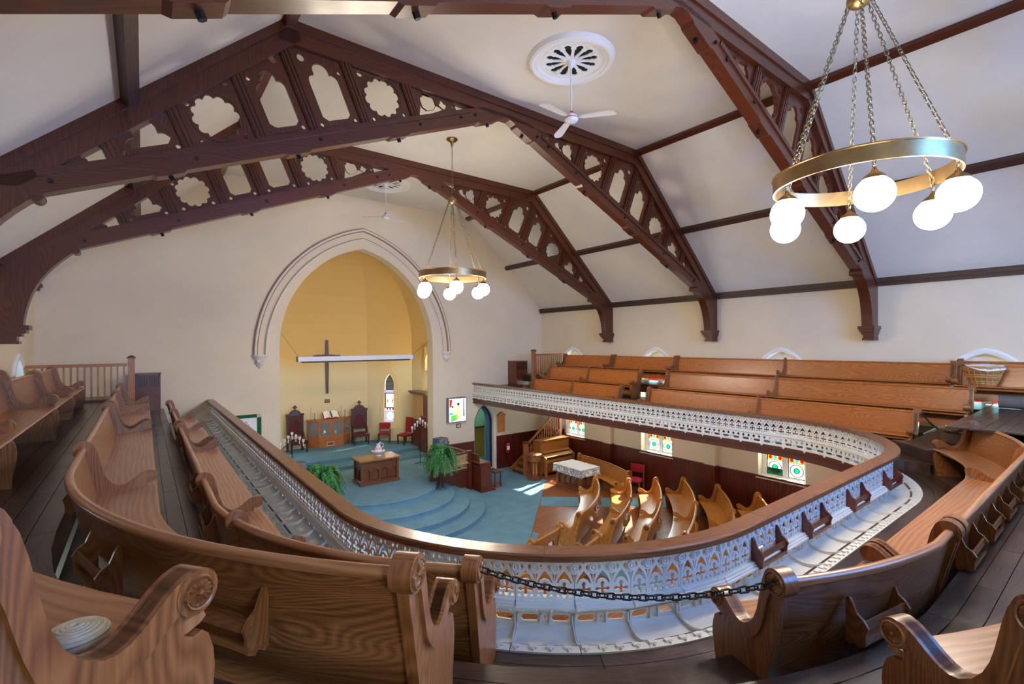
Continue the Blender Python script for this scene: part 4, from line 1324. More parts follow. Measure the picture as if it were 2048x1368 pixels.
def pew(label, fn, sts, z, k=1.0, ends=('carved', 'carved'), dividers=(), racks=(), mat='pew_oak', seat='pew_seat', endm='pew_end', group='curved gallery pews', plain_ros=True):
    """fn(s) -> (point, forward); sts sample stations from one end to the other"""
    mid = fn(sts[len(sts)//2])[0]
    root = thing('pew', label, 'pew', (mid.x, mid.y, z), group=group)
    fr = []
    for s in sts:
        p, f = fn(s); fr.append((Vector((p.x, p.y, z)), f, UP))
    seatp = [(-.02, .375), (.36, .385), (.395, .392), (.412, .404), (.405, .418), (.37, .420), (.18, .408), (-.01, .405)]
    MB().sweep(sc(seatp, k), fr).build('seat', seat, root, smooth=True, angle=30)
    backp = [(.045, .10), (.03, .10), (-.03, .40), (-.112, .785), (-.088, .785), (-.008, .40)]
    MB().sweep(sc(backp, k), fr).build('backrest', mat, root, smooth=True, angle=20)
    capp = [(-.118, .772), (-.128, .790), (-.124, .812), (-.104, .822), (-.082, .815), (-.074, .796), (-.082, .782)]
    MB().sweep(sc(capp, k), fr).build('top_rail', seat if mat == 'pew_oak' else mat, root, smooth=True, angle=60)
    MB().sweep(sc([(.32, .34), (.335, .34), (.335, .38), (.32, .38)], k), fr).build('seat_apron', mat, root)
    def place_end(s, kind, outer):
        p, f = fn(s)
        rz = atan2(-f.x, f.y)
        e = put('pew_end' if kind == 'carved' else 'divider', end_mesh(kind, k, endm), root, Vector((p.x, p.y, z)) - world_of(root), rz)
        if kind == 'carved' and outer:
            for (c, me) in ((K1, ROS1), (K2, ROS2)):
                o = put('rosette', me, e, (outer * .046, c[0]*k, c[1]*k))
                if outer < 0: o.rotation_euler = (0, 0, pi)
        return e
    # outward side of each end, in the end's own x direction
    p0, f0 = fn(sts[0]); p1, _ = fn(sts[1])
    right0 = Vector((f0.y, -f0.x, 0))
    sg = 1 if (p0 - p1).dot(right0) > 0 else -1
    if ends[0]: place_end(sts[0], ends[0], sg if ends[0] == 'carved' else 0)
    if ends[1]: place_end(sts[-1], ends[1], -sg if ends[1] == 'carved' else 0)
    for s in dividers: place_end(s, 'plain', 0)
    for s in racks:
        p, f = fn(s)
        at_ = Vector((p.x, p.y, z)) + f * (-.062 * k) + UP * (.42 * k)
        rack(root, at_, f, 'pew_end' if endm != 'pew_honey' else 'pew_honey')
        if endm == 'pew_honey':
            j = len(BOOKS); c = ('burgundy_book', 'yellow_book', 'paper')[j % 3]
            bk_ = thing('hymn_book', ('burgundy', 'yellow', 'white')[j % 3] + ' hymn book in the rack of the ' + label.split(' floor pew')[0].replace('honey oak', '').replace('  ', ' ').strip() + ' floor pew' + (' nearer the aisle' if s > .5 else ''), 'book', tuple(at_ - f * .04), group='hymn books in floor pew racks')
            t = Vector((f.y, -f.x, 0)); o_ = at_ - f * .045 + t * .06
            MB().bar(o_ + UP * .025, o_ + UP * .215, .14, .022, tuple(f)).build('cover', c, bk_)
            MB().bar(o_ + UP * .03, o_ + UP * .213, .134, .024, tuple(f)).build('pages', 'ivory', bk_)
            BOOKS.append(bk_)
    return root
def radius_at(s, r, drop, near):
    """rows draw in towards the platform as they approach the near aisle"""
    t = (s - SL1) / (R0 * radians(40)) if near == 'left' else (SL1 + SA - s) / (R0 * radians(20))
    return r - drop * max(0.0, min(1.0, t)) if drop else r
def gfn(r, drop=0.0, near='left'):
    def fn(s):
        p, n = gp(s, radius_at(s, r, drop, near)); return p, -n
    return fn
def gpew(label, r, s0, s1, z, drop=0.0, near='left', **kw):
    pts = sorted(set([round(s, 4) for s in g_samples(s0, s1, .12)]))
    return pew(label, gfn(r, drop, near), pts, z, **kw)
def yS(y): return YF - y
S_E1 = SL1 + R0 * radians(41.4); S_E2 = SL1 + R0 * radians(69.3)
# left gallery, three rows wrapping round the rear corner
gpew('short oak pew beside the iron front at the chancel end of the far side gallery', 3.46, yS(13.3), yS(9.65), T1, dividers=[yS(11.5)])
gpew('long curved oak pew just behind the iron front, chained at its aisle end', 3.46, yS(9.2), S_E1, T1, drop=.20, dividers=[yS(5.5), yS(4.2)], racks=[yS(5.0), yS(6.3), SL1 + 1.2])
gpew('short oak pew on the second tier near the slatted cabinet', 4.33, yS(13.6), yS(9.45), T2, dividers=[yS(11.5)])
gpew('long curved oak pew on the second tier with book racks on its back', 4.33, yS(9.1), S_E1, T2, drop=.15, dividers=[yS(5.5)], racks=[yS(5.15), SL1 + .72, SL1 + 1.35])
gpew('short oak wall pew next to the stair balustrade', 5.40, yS(13.4), yS(11.5), T3)
gpew('oak wall pew between the stair-end pew and the long wall pew', 5.40, yS(11.35), yS(9.15), T3)
gpew('long curved oak wall pew with a round wicker hamper behind its carved aisle end', 5.40, yS(9.0), SL1 + R0 * radians(36.1), T3, drop=.165, k=1.12, dividers=[yS(6.2)])
# rear gallery
sX = lambda x: SL1 + SA + (x - CLX)
gpew('short oak pew with one book rack, at the chained near aisle', 3.68, S_E2, sX(4.39), T1, drop=.155, near='rear', racks=[sX(3.55)], group='rear gallery pews')
gpew('long oak pew behind the rear iron front with a row of book racks', 3.68, sX(4.52), S_B1, T1, dividers=[sX(8.0)], racks=[sX(5.0), sX(5.8), sX(6.6), sX(7.4), sX(8.3)], group='rear gallery pews')
gpew('oak pew on the second tier behind the rear gallery pews, carved end at the aisle', 4.85, SL1 + R0 * radians(68.7), S_B1, T2, drop=.23, near='rear', dividers=[sX(5.6)], group='rear gallery pews')
# right gallery, straight rows
def spew(label, x, y0, y1, z, f=(-1, 0, 0), **kw):
    fn = lambda s: (Vector((x, s, 0)), Vector(f))
    kw.setdefault('group', 'straight gallery pews'); kw.setdefault('mat', 'pew_amber'); kw.setdefault('seat', 'pew_amber')
    return pew(label, fn, [y0, (y0 + y1) / 2, y1], z, **kw)
spew('front-row amber pew of the window-side gallery, chancel end', 11.2, 13.4, 9.35, T1, dividers=[11.4])
spew('front-row amber pew of the window-side gallery, aisle end, with a chain on it', 11.2, 8.36, 2.48, T1, dividers=[5.35])
spew('second-row amber pew of the window-side gallery, chancel end', 12.1, 13.5, 9.35, T2, dividers=[11.5])
spew('second-row amber pew of the window-side gallery, below the wicker basket', 12.1, 8.37, 1.88, T2, dividers=[5.35])
spew('back-row amber pew beside the balustrade of the window-side gallery', 13.42, 14.05, 11.6, T3)
spew('back-row amber pew under the second window arch', 13.42, 11.5, 9.0, T3)
spew('long back-row amber pew under the third window arch', 13.42, 8.92, 2.36, T3, dividers=[5.7])
spew('amber pew with a wicker basket on its seat and a rolled rug beneath', 13.05, 2.2, -2.6, T3)
spew('amber pew against the wall behind the basket pew', 13.62, 2.28, -1.4, T3 + .06, k=.98)
# book racks hooked to the inside of the iron front
for j, x in enumerate((4.42, 5.45, 6.65, 7.95)):
    s = sX(x); p, n = gp(s, R0 - .085)
    a, b = rack_meshes('organ_wood', .48)
    r = thing('rail_book_rack', ('dark wooden book rack hooked on the iron front, nearest the corner bend', 'dark wooden book rack hooked on the iron front, second from the corner bend',
              'dark wooden book rack hooked on the iron front, second from the far aisle steps', 'dark wooden book rack hooked on the iron front, by the far aisle steps')[j], 'book rack', (p.x, p.y, ZL - .05), group='book racks on the iron front')
    put('slats', a, r)
    for xx in (-.23, .23):
        q = put('bracket', b, r, (xx, 0, 0))
        put('hook', MB().tube([(0, -.02, .24), (0, .01, .255), (0, .035, .25), (0, .035, .235)], .006, 6).mesh('hook', 'steel_dark'), q)

# floor pews, curved rows facing the platform
def circ3(a, b, c):
    ax, ay = a; bx, by = b; cx, cy = c
    d = 2 * (ax*(by-cy) + bx*(cy-ay) + cx*(ay-by))
    ux = ((ax*ax+ay*ay)*(by-cy) + (bx*bx+by*by)*(cy-ay) + (cx*cx+cy*cy)*(ay-by)) / d
    uy = ((ax*ax+ay*ay)*(cx-bx) + (bx*bx+by*by)*(ax-cx) + (cx*cx+cy*cy)*(bx-ax)) / d
    return Vector((ux, uy, 0)), hypot(ax-ux, ay-uy)
def fpew(label, a, b, c, divs=(), racks=(), k=1.1):
    ctr, r = circ3(a, b, c)
    r -= .10 * k
    a0 = atan2(a[1]-ctr.y, a[0]-ctr.x); a1 = atan2(c[1]-ctr.y, c[0]-ctr.x)
    if a1 - a0 > pi: a1 -= 2*pi
    if a0 - a1 > pi: a1 += 2*pi
    def fn(t):
        an = a0 + (a1-a0)*t; n = Vector((cos(an), sin(an), 0)); return ctr + n*r, -n
    return pew(label, fn, [i/16 for i in range(17)], 0.0, k=k, dividers=divs, racks=racks, mat='pew_honey', seat='pew_honey', endm='pew_honey', group='curved floor pews')
# stations run from the wall end to the aisle end
fpew('front curved honey oak floor pew beside the lace-covered table', (11.30, 10.40), (10.05, 9.20), (8.57, 8.45), racks=[.62, .3])
fpew('second curved honey oak floor pew from the lace-covered table', (11.90, 9.60), (10.34, 8.34), (8.85, 7.60), divs=[.5], racks=[.68])
fpew('third curved honey oak floor pew from the lace-covered table', (12.62, 9.12), (10.86, 7.72), (9.17, 6.88), divs=[.5], racks=[.70])
fpew('fourth curved honey oak floor pew from the lace-covered table', (13.30, 8.60), (11.40, 7.03), (9.5, 6.1), divs=[.5], racks=[.7])
fpew('fifth curved honey oak floor pew from the lace-covered table', (13.42, 7.55), (11.75, 6.22), (9.8, 5.35), divs=[.5])
fpew('rearmost curved honey oak floor pew under the memorial window', (13.55, 6.45), (12.0, 5.35), (10.1, 4.55), divs=[.5])
fpew('honey oak floor pew of the middle block, rack on its back', (7.62, 8.15), (5.94, 7.85), (4.3, 8.15), divs=[.33], racks=[.15])
fpew('second honey oak floor pew of the middle block', (7.95, 7.25), (5.94, 6.9), (3.9, 7.25), divs=[.33], racks=[.15])
# long pew standing along the window wall, behind the table
fpew('long honey oak pew between the piano and the red chair', (12.72, 10.25), (13.22, 11.7), (13.32, 13.1), k=1.05)
# ---------------------------------------------------------------- ceiling: vents, fans, chandeliers
def link_mesh(L, w, r, mat, n=12):
    pts = []
    for i in range(n):
        a = 2*pi*i/n
        x, z = w * cos(a), w * sin(a) + (L/2 - w) * (1 if sin(a) >= 0 else -1)
        pts.append((x, 0, z))
    return MB().tube(pts, r, 6, closed=True).mesh('chain_link', mat, smooth=True)
def chain(parent, a, b, me, L, sag=0.0, name='chain_link'):
    a, b = Vector(a), Vector(b)
    n = max(2, round((b - a).length * (1 + 2.6 * (sag / max(.1, (b-a).length)) ** 2) / (L * .72)))
    base = world_of(parent) if parent else Vector((0, 0, 0))
    def pt(t): return a.lerp(b, t) - UP * (4 * sag * t * (1 - t))
    for i in range(n):
        t = (i + .5) / n
        p = pt(t); d = (pt(min(1, t + .01)) - pt(max(0, t - .01))).normalized()
        q = d.to_track_quat('Z', 'Y').to_matrix().to_4x4()
        M = Matrix.Translation(p - base) @ q @ Matrix.Rotation(pi/2 * (i % 2) + .5, 4, 'Z')
        put(name, me, parent, M=M)
def vent(x, y, lab):
    root = local_thing('ceiling_rosette', lab, 'ceiling vent', (x, y, ZC), group='plaster ceiling rosettes')
    MB().lathe([(.50, .005), (.50, -.02), (.53, -.035), (.56, -.03), (.565, -.055), (.60, -.07), (.635, -.06), (.64, -.085), (.68, -.09), (.72, -.07), (.74, -.03), (.76, -.0)], 48).build('ring_moulding', 'plaster_white', root, smooth=True, angle=30)
    petals = []
    for i in range(12):
        a = 2*pi*i/12 + .13
        d = (cos(a), sin(a)); nn = (-sin(a), cos(a))
        pet = [(.12, .004), (.24, .040), (.32, .058), (.345, .044), (.385, .062), (.43, .045), (.455, .006)]
        poly = [(d[0]*r + nn[0]*w, d[1]*r + nn[1]*w) for r, w in pet] + [(d[0]*r - nn[0]*w, d[1]*r - nn[1]*w) for r, w in pet[-2:0:-1]]
        petals.append(poly[::-1])
    MB().prism(circle(0, 0, .51, 48), Matrix.Translation((0, 0, -.035)), .02, petals).build('pierced_plate', 'plaster_white', root)
    MB().prism(circle(0, 0, .49, 32), Matrix.Translation((0, 0, -.006)), .004).build('shaft_shade_disc', 'opening_shade', root)  # dark disc on the solid ceiling paints the shade of a shaft
    for i in range(12):
        a = 2*pi*i/12 + .13 + pi/12
        pts = [(cos(a)*.455 + .03*cos(b), sin(a)*.455 + .03*sin(b), -.036) for b in [2*pi*j/10 for j in range(10)]]
        MB().tube(pts, .008, 5, closed=True).build('scroll_bead', 'plaster_white', root, smooth=True)
    return root
vent(XC, 6.0, 'white pierced plaster rosette on the ceiling above the nearer fan')
vent(XC, 14.06, 'white pierced plaster rosette on the ceiling before the chancel arch')
vent(XC, -2.1, 'white pierced plaster rosette on the ceiling over the rear gallery')
def fan(x, y, ang, lab):
    root = local_thing('ceiling_fan', lab, 'ceiling fan', (x, y, 9.07), group='white ceiling fans')
    MB().tube([(0, 0, .08), (0, 0, 1.0)], .013, 10).build('down_rod', 'fan_white', root, smooth=True)
    MB().lathe([(0, 1.02), (.085, 1.02), (.08, .98), (.055, .90), (.03, .86), (0.013, .85)], 20).build('canopy', 'fan_white', root, smooth=True)
    MB().lathe([(.014, .12), (.028, .10), (.045, .06), (.06, .03), (.11, .01), (.118, -.02), (.118, -.045), (.10, -.075), (.06, -.098), (0.001, -.105)], 24).build('motor', 'fan_white', root, smooth=True, angle=30)
    MB().lathe([(.1185, -.030), (.122, -.030), (.122, -.020), (.1185, -.020)], 24).build('red_band', 'red_mark', root)
    MB().lathe([(.029, .098), (.047, .06), (.05, .06), (.032, .099)], 14, None, 200, 300).build('red_sticker', 'red_mark', root)
    for k in range(3):
        a = ang + 2*pi*k/3
        d = Vector((cos(a), sin(a), 0)); n = Vector((-sin(a), cos(a), 0))
        mb = MB(); vs = []
        sts = [(.10, .02), (.16, .035), (.20, .06), (.45, .075), (.66, .088), (.72, .082), (.76, .055), (.775, .02)]
        for r, w in sts:
            dz = -.015 - (.03 if r > .7 else 0) * (r - .7) * 10
            vs += [d*r + n*w + UP*(-.004 + dz), d*r + UP*(.006 + dz), d*r - n*w + UP*(.004 + dz)]
        top = [v + UP*.004 for v in vs]
        m = len(vs); fs = []
        for j in range(len(sts) - 1):
            for q in (0, 1):
                i0 = j*3 + q
                fs += [(i0, i0+1, i0+4, i0+3), (m+i0+3, m+i0+4, m+i0+1, m+i0)]
        mb.add(vs + top, fs)
        mb.build('blade', 'fan_white', root, smooth=True)
    return root
rv = Vector((.711, -.703, 0)); tv = Vector((-.703, -.711, 0))
b1 = rv * .77 + tv * .13
fan(XC, 6.0, atan2(b1.y, b1.x), 'white ceiling fan hanging from the nearer plaster rosette')
fan(XC, 14.06, .35, 'white ceiling fan hanging before the chancel arch')

LINK_B = link_mesh(.062, .0155, .0042, 'chain_brass')
def chandelier(x, y, v, lab, RR=.80):
    root = thing('chandelier', lab, 'chandelier', (x, y, ZC), group='brass ring chandeliers')
    v = Vector(v).normalized(); r = Vector((v.y, -v.x, 0)); c = Vector((x, y, 0))
    zr = 6.78
    MB().lathe([(0.001, ZC), (.13, ZC), (.135, ZC - .02), (.11, ZC - .045), (.05, ZC - .07), (.03, ZC - .13), (.018, ZC - .17), (.001, ZC - .18)], 20, Matrix.Translation((x, y, 0))).build('ceiling_rose', 'brass_dark', root, smooth=True)
    chain(root, (x, y, ZC - .16), (x, y, 8.66), LINK_B, .062)
    hub = MB().ball((x, y, 8.58), .11, 18, 10, .8); hub.lathe([(.02, 8.70), (.03, 8.68), (.02, 8.66)], 10, Matrix.Translation((x, y, 0)))
    hub.build('hub', 'brass', root, smooth=True)
    MB().lathe([(RR - .012, zr - .075), (RR + .004, zr - .075), (RR + .004, zr + .065), (RR + .016, zr + .07), (RR + .016, zr + .08), (RR - .012, zr + .08), (RR - .012, zr - .075)], 72, Matrix.Translation((x, y, 0))).build('ring', 'brass', root, smooth=True, angle=30)
    for k in range(6):
        ph = radians(6 + 60*k)
        d = r * sin(ph) - v * cos(ph)
        p = c + d * (RR - .02)
        chain(root, c + d * .10 + UP * 8.54, p + UP * (zr - .02), LINK_B, .062)
        chain(root, p + UP * (zr - .02), p + UP * (zr - .15), LINK_B, .062)
        gx = MB().lathe([(.012, zr - .13), (.02, zr - .15), (.03, zr - .17), (.055, zr - .19), (.085, zr - .215), (.09, zr - .235), (.06, zr - .235)], 18, Matrix.Translation((p.x, p.y, 0))).build('gallery_cap', 'brass_dark', root, smooth=True)
        gl = MB(); n, m = 48, 14; vs = []
        for i in range(n):
            a = 2*pi*i/n; rib = 1 - .022 * abs(sin(a * 10))
            for j in range(m + 1):
                b = .42 + (pi - .421) * j / m
                vs.append((p.x + .155 * rib * sin(b) * cos(a), p.y + .155 * rib * sin(b) * sin(a), zr - .365 + .152 * cos(b)))
        fs = [(i*(m+1) + j, i*(m+1) + j + 1, ((i+1) % n)*(m+1) + j + 1, ((i+1) % n)*(m+1) + j) for i in range(n) for j in range(m)]
        gl.add(vs, fs); gl.build('globe', 'globe_light', root, smooth=True, angle=60)
    return root
chandelier(XC, 10.07, (.508, .861, 0), 'brass ring chandelier with six lit globes before the chancel')
chandelier(5.74, 1.70, (.95, .312, 0), 'brass ring chandelier with six lit globes over the rear gallery', .77)

# barrier chains across the gallery aisles
LINK_K = link_mesh(.062, .017, .0052, 'chain_black')
def end_knob(r, s, z, out):
    p, n = gp(s, r + .095); d = gp(s + .001 * out, r)[0] - gp(s, r)[0]
    return p + UP * (z + .80) + d.normalized() * .055
a = end_knob(3.26, S_E1, T1, 1); b = end_knob(3.53, S_E2, T1, -1)
ch = thing('barrier_chain', 'black chain hung between two carved pew ends across the near aisle', 'chain', tuple(a), group='gallery aisle chains')
chain(ch, a, b, LINK_K, .062, .115)
a = Vector((11.2 + .095, 2.42, T1 + .80)); b = end_knob(3.68, S_B1, T1, 1)
ch = thing('barrier_chain', 'black chain across the far corner aisle steps', 'chain', tuple(a), group='gallery aisle chains')
chain(ch, a, b, LINK_K, .062, .22)

# ---------------------------------------------------------------- gallery odds and ends
def balustrade(lab, x0, x1, y, newel_at, z=T3):
    root = thing('stair_balustrade', lab, 'balustrade', (newel_at, y, z), group='gallery stair balustrades')
    MB().box(min(x0, x1), y - .035, z + .80, max(x0, x1), y + .035, z + .87).build('handrail', 'stair_oak', root)
    MB().box(min(x0, x1), y - .03, z, max(x0, x1), y + .03, z + .05).build('bottom_rail', 'walnut', root)
    n = round(abs(x1 - x0) / .115)
    me = MB().box(-.016, -.016, 0, .016, .016, .75).mesh('baluster', 'stair_oak', grain='z')
    for i in range(n):
        put('baluster', me, root, (min(x0, x1) + (i + .5) * abs(x1-x0) / n - newel_at, 0, .05))
    nw = MB()
    nw.box(newel_at - .065, y - .065, z - .3, newel_at + .065, y + .065, z + .98)
    nw.build('newel', 'stair_oak', root, grain='z')
    cpm = MB()
    cpm.box(newel_at - .085, y - .085, z + .98, newel_at + .085, y + .085, z + 1.01)
    cpm.add([(newel_at + a*.08, y + b*.08, z + 1.01) for a, b in ((-1, -1), (1, -1), (1, 1), (-1, 1))] + [(newel_at + a*.03, y + b*.03, z + 1.05) for a, b in ((-1, -1), (1, -1), (1, 1), (-1, 1))],
            [(0, 1, 5, 4), (1, 2, 6, 5), (2, 3, 7, 6), (3, 0, 4, 7), (4, 5, 6, 7)])
    cpm.build('newel_cap', 'walnut', root)
balustrade('oak stair balustrade with square newel beside the wall pew', XL + .02, -.30, 14.5, -.22)
balustrade('oak stair balustrade with square newel on the window-side gallery', 12.27, XR - .02, 14.5, 12.2)
def louvre_cabinet(lab, x0, x1, y0, y1, z0, z1):
    root = thing('sound_cabinet', lab, 'cabinet', ((x0+x1)/2, (y0+y1)/2, z0), group='slatted sound cabinets')
    MB().box(x0 + .01, y0 + .05, z0, x1 - .01, y1, z1 - .02).build('carcass', 'organ_wood', root, grain='z')
    MB().box(x0, y0, z0, x1, y0 + .05, z0 + (z1-z0)*.60).build('front_panel', 'organ_wood', root, grain='z')
    zt = z0 + (z1-z0)*.62
    fr = MB()
    fr.box(x0, y0, zt, x0 + .03, y0 + .05, z1 - .02); fr.box(x1 - .03, y0, zt, x1, y0 + .05, z1 - .02)
    fr.box(x0, y0, z1 - .06, x1, y0 + .05, z1 - .02); fr.box(x0, y0, zt - .02, x1, y0 + .05, zt + .02)
    fr.build('grille_frame', 'organ_wood', root)
    n = 9; me = MB().box(-.011, 0, 0, .011, .03, z1 - zt - .06).mesh('slat', 'walnut', grain='z')
    for k in range(n): put('slat', me, root, (x0 + .03 + (k + .5) * (x1-x0-.06) / n - (x0+x1)/2, y0 + .01 - (y0+y1)/2, zt + .01 - z0))
    MB().box(x0 - .015, y0 - .015, z1 - .02, x1 + .015, y1, z1).build('top', 'organ_wood', root)
louvre_cabinet('dark slatted cabinet against the front wall near the iron front', -.17, .36, 15.5, YF - .005, T2, 4.42)
louvre_cabinet('dark slatted cabinet beside the window-side newel', 12.05, 12.62, 15.4, YF - .005, T2, 4.42)

# wicker basket on a pew seat
bx, by, bz = 12.86, 1.82, T3 + .415
bk = local_thing('wicker_basket', 'flared wicker basket with white linen on an amber pew', 'basket', (bx, by, bz))
def warp(z): return .15 + .13 * (z / .36) ** .8
NWK = 26
for i in range(9):
    z = .01 + i * .042; rr = warp(z)
    pts = [((rr + .007 * ((j % 2) * 2 - 1)) * cos(2*pi*j/NWK), (rr + .007 * ((j % 2) * 2 - 1)) * sin(2*pi*j/NWK), z + .004 * cos(j)) for j in range(NWK)]
    MB().tube(pts, .021, 6, closed=True).build('weave_band', 'wicker' if i % 3 else 'wicker_dark', bk, smooth=True)
me = MB().tube([(warp(z) + .012, 0, z) for z in (0, .09, .18, .27, .36)], .011, 6).mesh('stake', 'wicker', smooth=True)
for j in range(18): put('stake', me, bk, (0, 0, 0), 2*pi*j/18)
MB().lathe([(0.001, .0), (.15, .0), (.15, .02), (.001, .02)], 20).build('base', 'wicker_dark', bk)
MB().tube([(.285*cos(2*pi*j/24), .285*sin(2*pi*j/24), .37) for j in range(24)], .02, 8, closed=True).build('rim', 'wicker', bk, smooth=True)
ln = MB(); rr_ = random.Random(3); vs = []
for i in range(9):
    for j in range(20):
        a = 2*pi*j/20; r = .315 * i / 8
        vs.append((r*cos(a), r*sin(a), .385 + .03*sin(3*a + i) * (i/8) + .045*(1 - i/8) - (.05 if i == 8 else 0) * (1 + sin(2*a)) + rr_.uniform(-.006, .006)))
ln.add(vs, [(i*20 + j, i*20 + (j+1) % 20, (i+1)*20 + (j+1) % 20, (i+1)*20 + j) for i in range(8) for j in range(20)])
ln.build('linen', 'linen', bk, smooth=True, angle=80)
MB().tube([(.30, 0, .36)] + [(.34 + .05*sin(t), .02*cos(2*t), .36 + .10*sin(t*1.3)) for t in (.4, .9, 1.4, 1.9, 2.3)], .012, 6).build('handle', 'wicker_dark', bk, smooth=True)
# rolled rug under that pew
rg = local_thing('rolled_rug', 'rolled grey rug with shaggy end beneath the basket pew', 'rug', (12.98, .9, T3 + .135))
MB().tube([(0, -.62, 0), (.0, -.2, .0), (0, .3, 0), (0, .72, 0)], [.13, .132, .131, .13], 20).build('roll', 'rug_back', rg, smooth=True)
sp = MB(); pts = [((.015 + .105*t/40) * cos(t*.55), -.635, (.015 + .105*t/40) * sin(t*.55)) for t in range(40)]
sp.tube(pts, .014, 6); sp.build('pile_spiral', 'rug_pile', rg, smooth=True)
# round wicker hamper in the wall pew by the camera
hp = local_thing('wicker_hamper', 'round white wicker hamper with lid on the wall pew seat', 'hamper', (-.15, 1.76, T3 + .465))
MB().lathe([(.001, 0), (.072, 0), (.078, .02), (.076, .03)], 28).build('body', 'wicker_white', hp, smooth=True)
for k in range(6):
    MB().tube([(.068*cos(2*pi*j/28)*(1 - k*.16) , .068*sin(2*pi*j/28)*(1 - k*.16), .034 + .008*k**.5) for j in range(28)], .008, 6, closed=True).build('lid_coil', 'wicker_white', hp, smooth=True)
# ---------------------------------------------------------------- chancel furniture
ZD = .86     # upper chancel floor
ZP = .60     # platform
def xz(y0): return frame_matrix((0, y0, 0), (1, 0, 0), (0, 0, 1), (0, 1, 0))
def leg_box(mb, x, y, w, z0, z1): mb.box(x - w/2, y - w/2, z0, x + w/2, y + w/2, z1)

def throne(loc, rz, lab, headmat, cloth):
    root = local_thing('throne_chair', lab, 'chair', loc, rz, group='carved throne chairs')
    # local front is -y
    W, D, SH, H = .66, .62, .47, 1.52
    for x in (-W/2 + .04, W/2 - .04):
        MB().box(x - .035, D/2 - .07, 0, x + .035, D/2, H - .12).build('back_post', 'throne_wood', root, grain='z')
        m = MB()
        m.lathe([(.035, 0), (.03, .03), (.045, .06), (.03, .12), (.04, .22), (.045, .34), (.04, SH - .08)], 10, Matrix.Translation((x, -D/2 + .05, 0)))
        m.build('leg', 'throne_wood', root, smooth=True)
        arm = bezier((D/2 - .05, .78), (.10, .74), (.05, .60), (-.02, .50), 8)
        MB().sweep([(-.025, -.02), (.025, -.02), (.025, .02), (-.025, .02)], [(Vector((x, y, z)), Vector((1, 0, 0)), Vector((0, .4, 1)).normalized()) for y, z in arm]).build('arm', 'throne_wood', root)
        fin = MB(); fin.box(x - .05, D/2 - .08, H - .12, x + .05, D/2 + .01, H - .06); fin.box(x - .06, D/2 - .09, H - .06, x + .06, D/2 + .02, H - .03)
        fin.build('shoulder', 'throne_wood', root)
    MB().box(-W/2, -D/2, SH - .13, W/2, D/2 - .06, SH - .02).build('seat_rail', 'throne_wood', root)
    seat = MB(); n = 8; vs = []
    for i in range(n + 1):
        for j in range(n + 1):
            u, v = i/n, j/n
            vs.append((-W/2 + W*u, -D/2 - .02 + (D - .08)*v, SH - .02 + .07 * (1 - (2*u-1)**4) * (1 - (2*v-1)**4)))
    seat.add(vs, [(i*(n+1)+j, (i+1)*(n+1)+j, (i+1)*(n+1)+j+1, i*(n+1)+j+1) for i in range(n) for j in range(n)])
    seat.build('seat', cloth, root, smooth=True, angle=70)
    # back panel with pointed upholstered inset
    Mb = xz(D/2 - .055)
    inset = [(-.17, .68), (.17, .68)] + pointed(0, 1.0, .17, .24, 6)[::-1]
    MB().prism(rect(-W/2 + .07, W/2 - .07, .60, H - .10), Mb, .04, [inset]).build('back_frame', 'throne_wood', root, grain='z')
    MB().prism(inset, xz(D/2 - .05), .02).build('back_pad', cloth, root)
    rib = [(x*1.12, .68 + (z-.68)*1.05) for x, z in inset]
    MB().prism(rib, xz(D/2 - .075), .03, [inset]).build('arch_bead', 'throne_wood', root)
    # round crest
    crest = [(-W/2 + .08, H - .14), (W/2 - .08, H - .14)] + arc(0, H - .12, W/2 - .08, 0, 180, 14)
    inner = [(-W/2 + .14, H - .12), (W/2 - .14, H - .12)] + arc(0, H - .11, W/2 - .15, 0, 180, 14)
    MB().prism(crest, xz(D/2 - .07), .07, [inner]).build('crest', 'throne_wood', root)
    MB().prism(inner, xz(D/2 - .05), .03).build('crest_panel', headmat, root)
    z0 = H - .12 + W/2 - .08
    f = MB()
    f.box(-.02, D/2 - .06, z0 - .02, .02, D/2 - .02, z0 + .05)
    fin = []
    for i in range(16):
        a = 2*pi*i/16; r = .05 + .035*abs(cos(2*a))
        fin.append((r*cos(a), z0 + .10 + r*sin(a)))
    f.prism(fin, xz(D/2 - .06), .04); f.build('finial', 'throne_wood', root)
throne((4.86, 20.42, ZD), radians(4), 'carved throne chair with blue-grey arched crest, behind a candelabrum', 'crest_blue', 'velvet_wine')
throne((7.42, 20.42, ZD), radians(-10), 'carved throne chair with fluted brown crest, right of the glazed cabinet', 'throne_wood', 'velvet_wine')

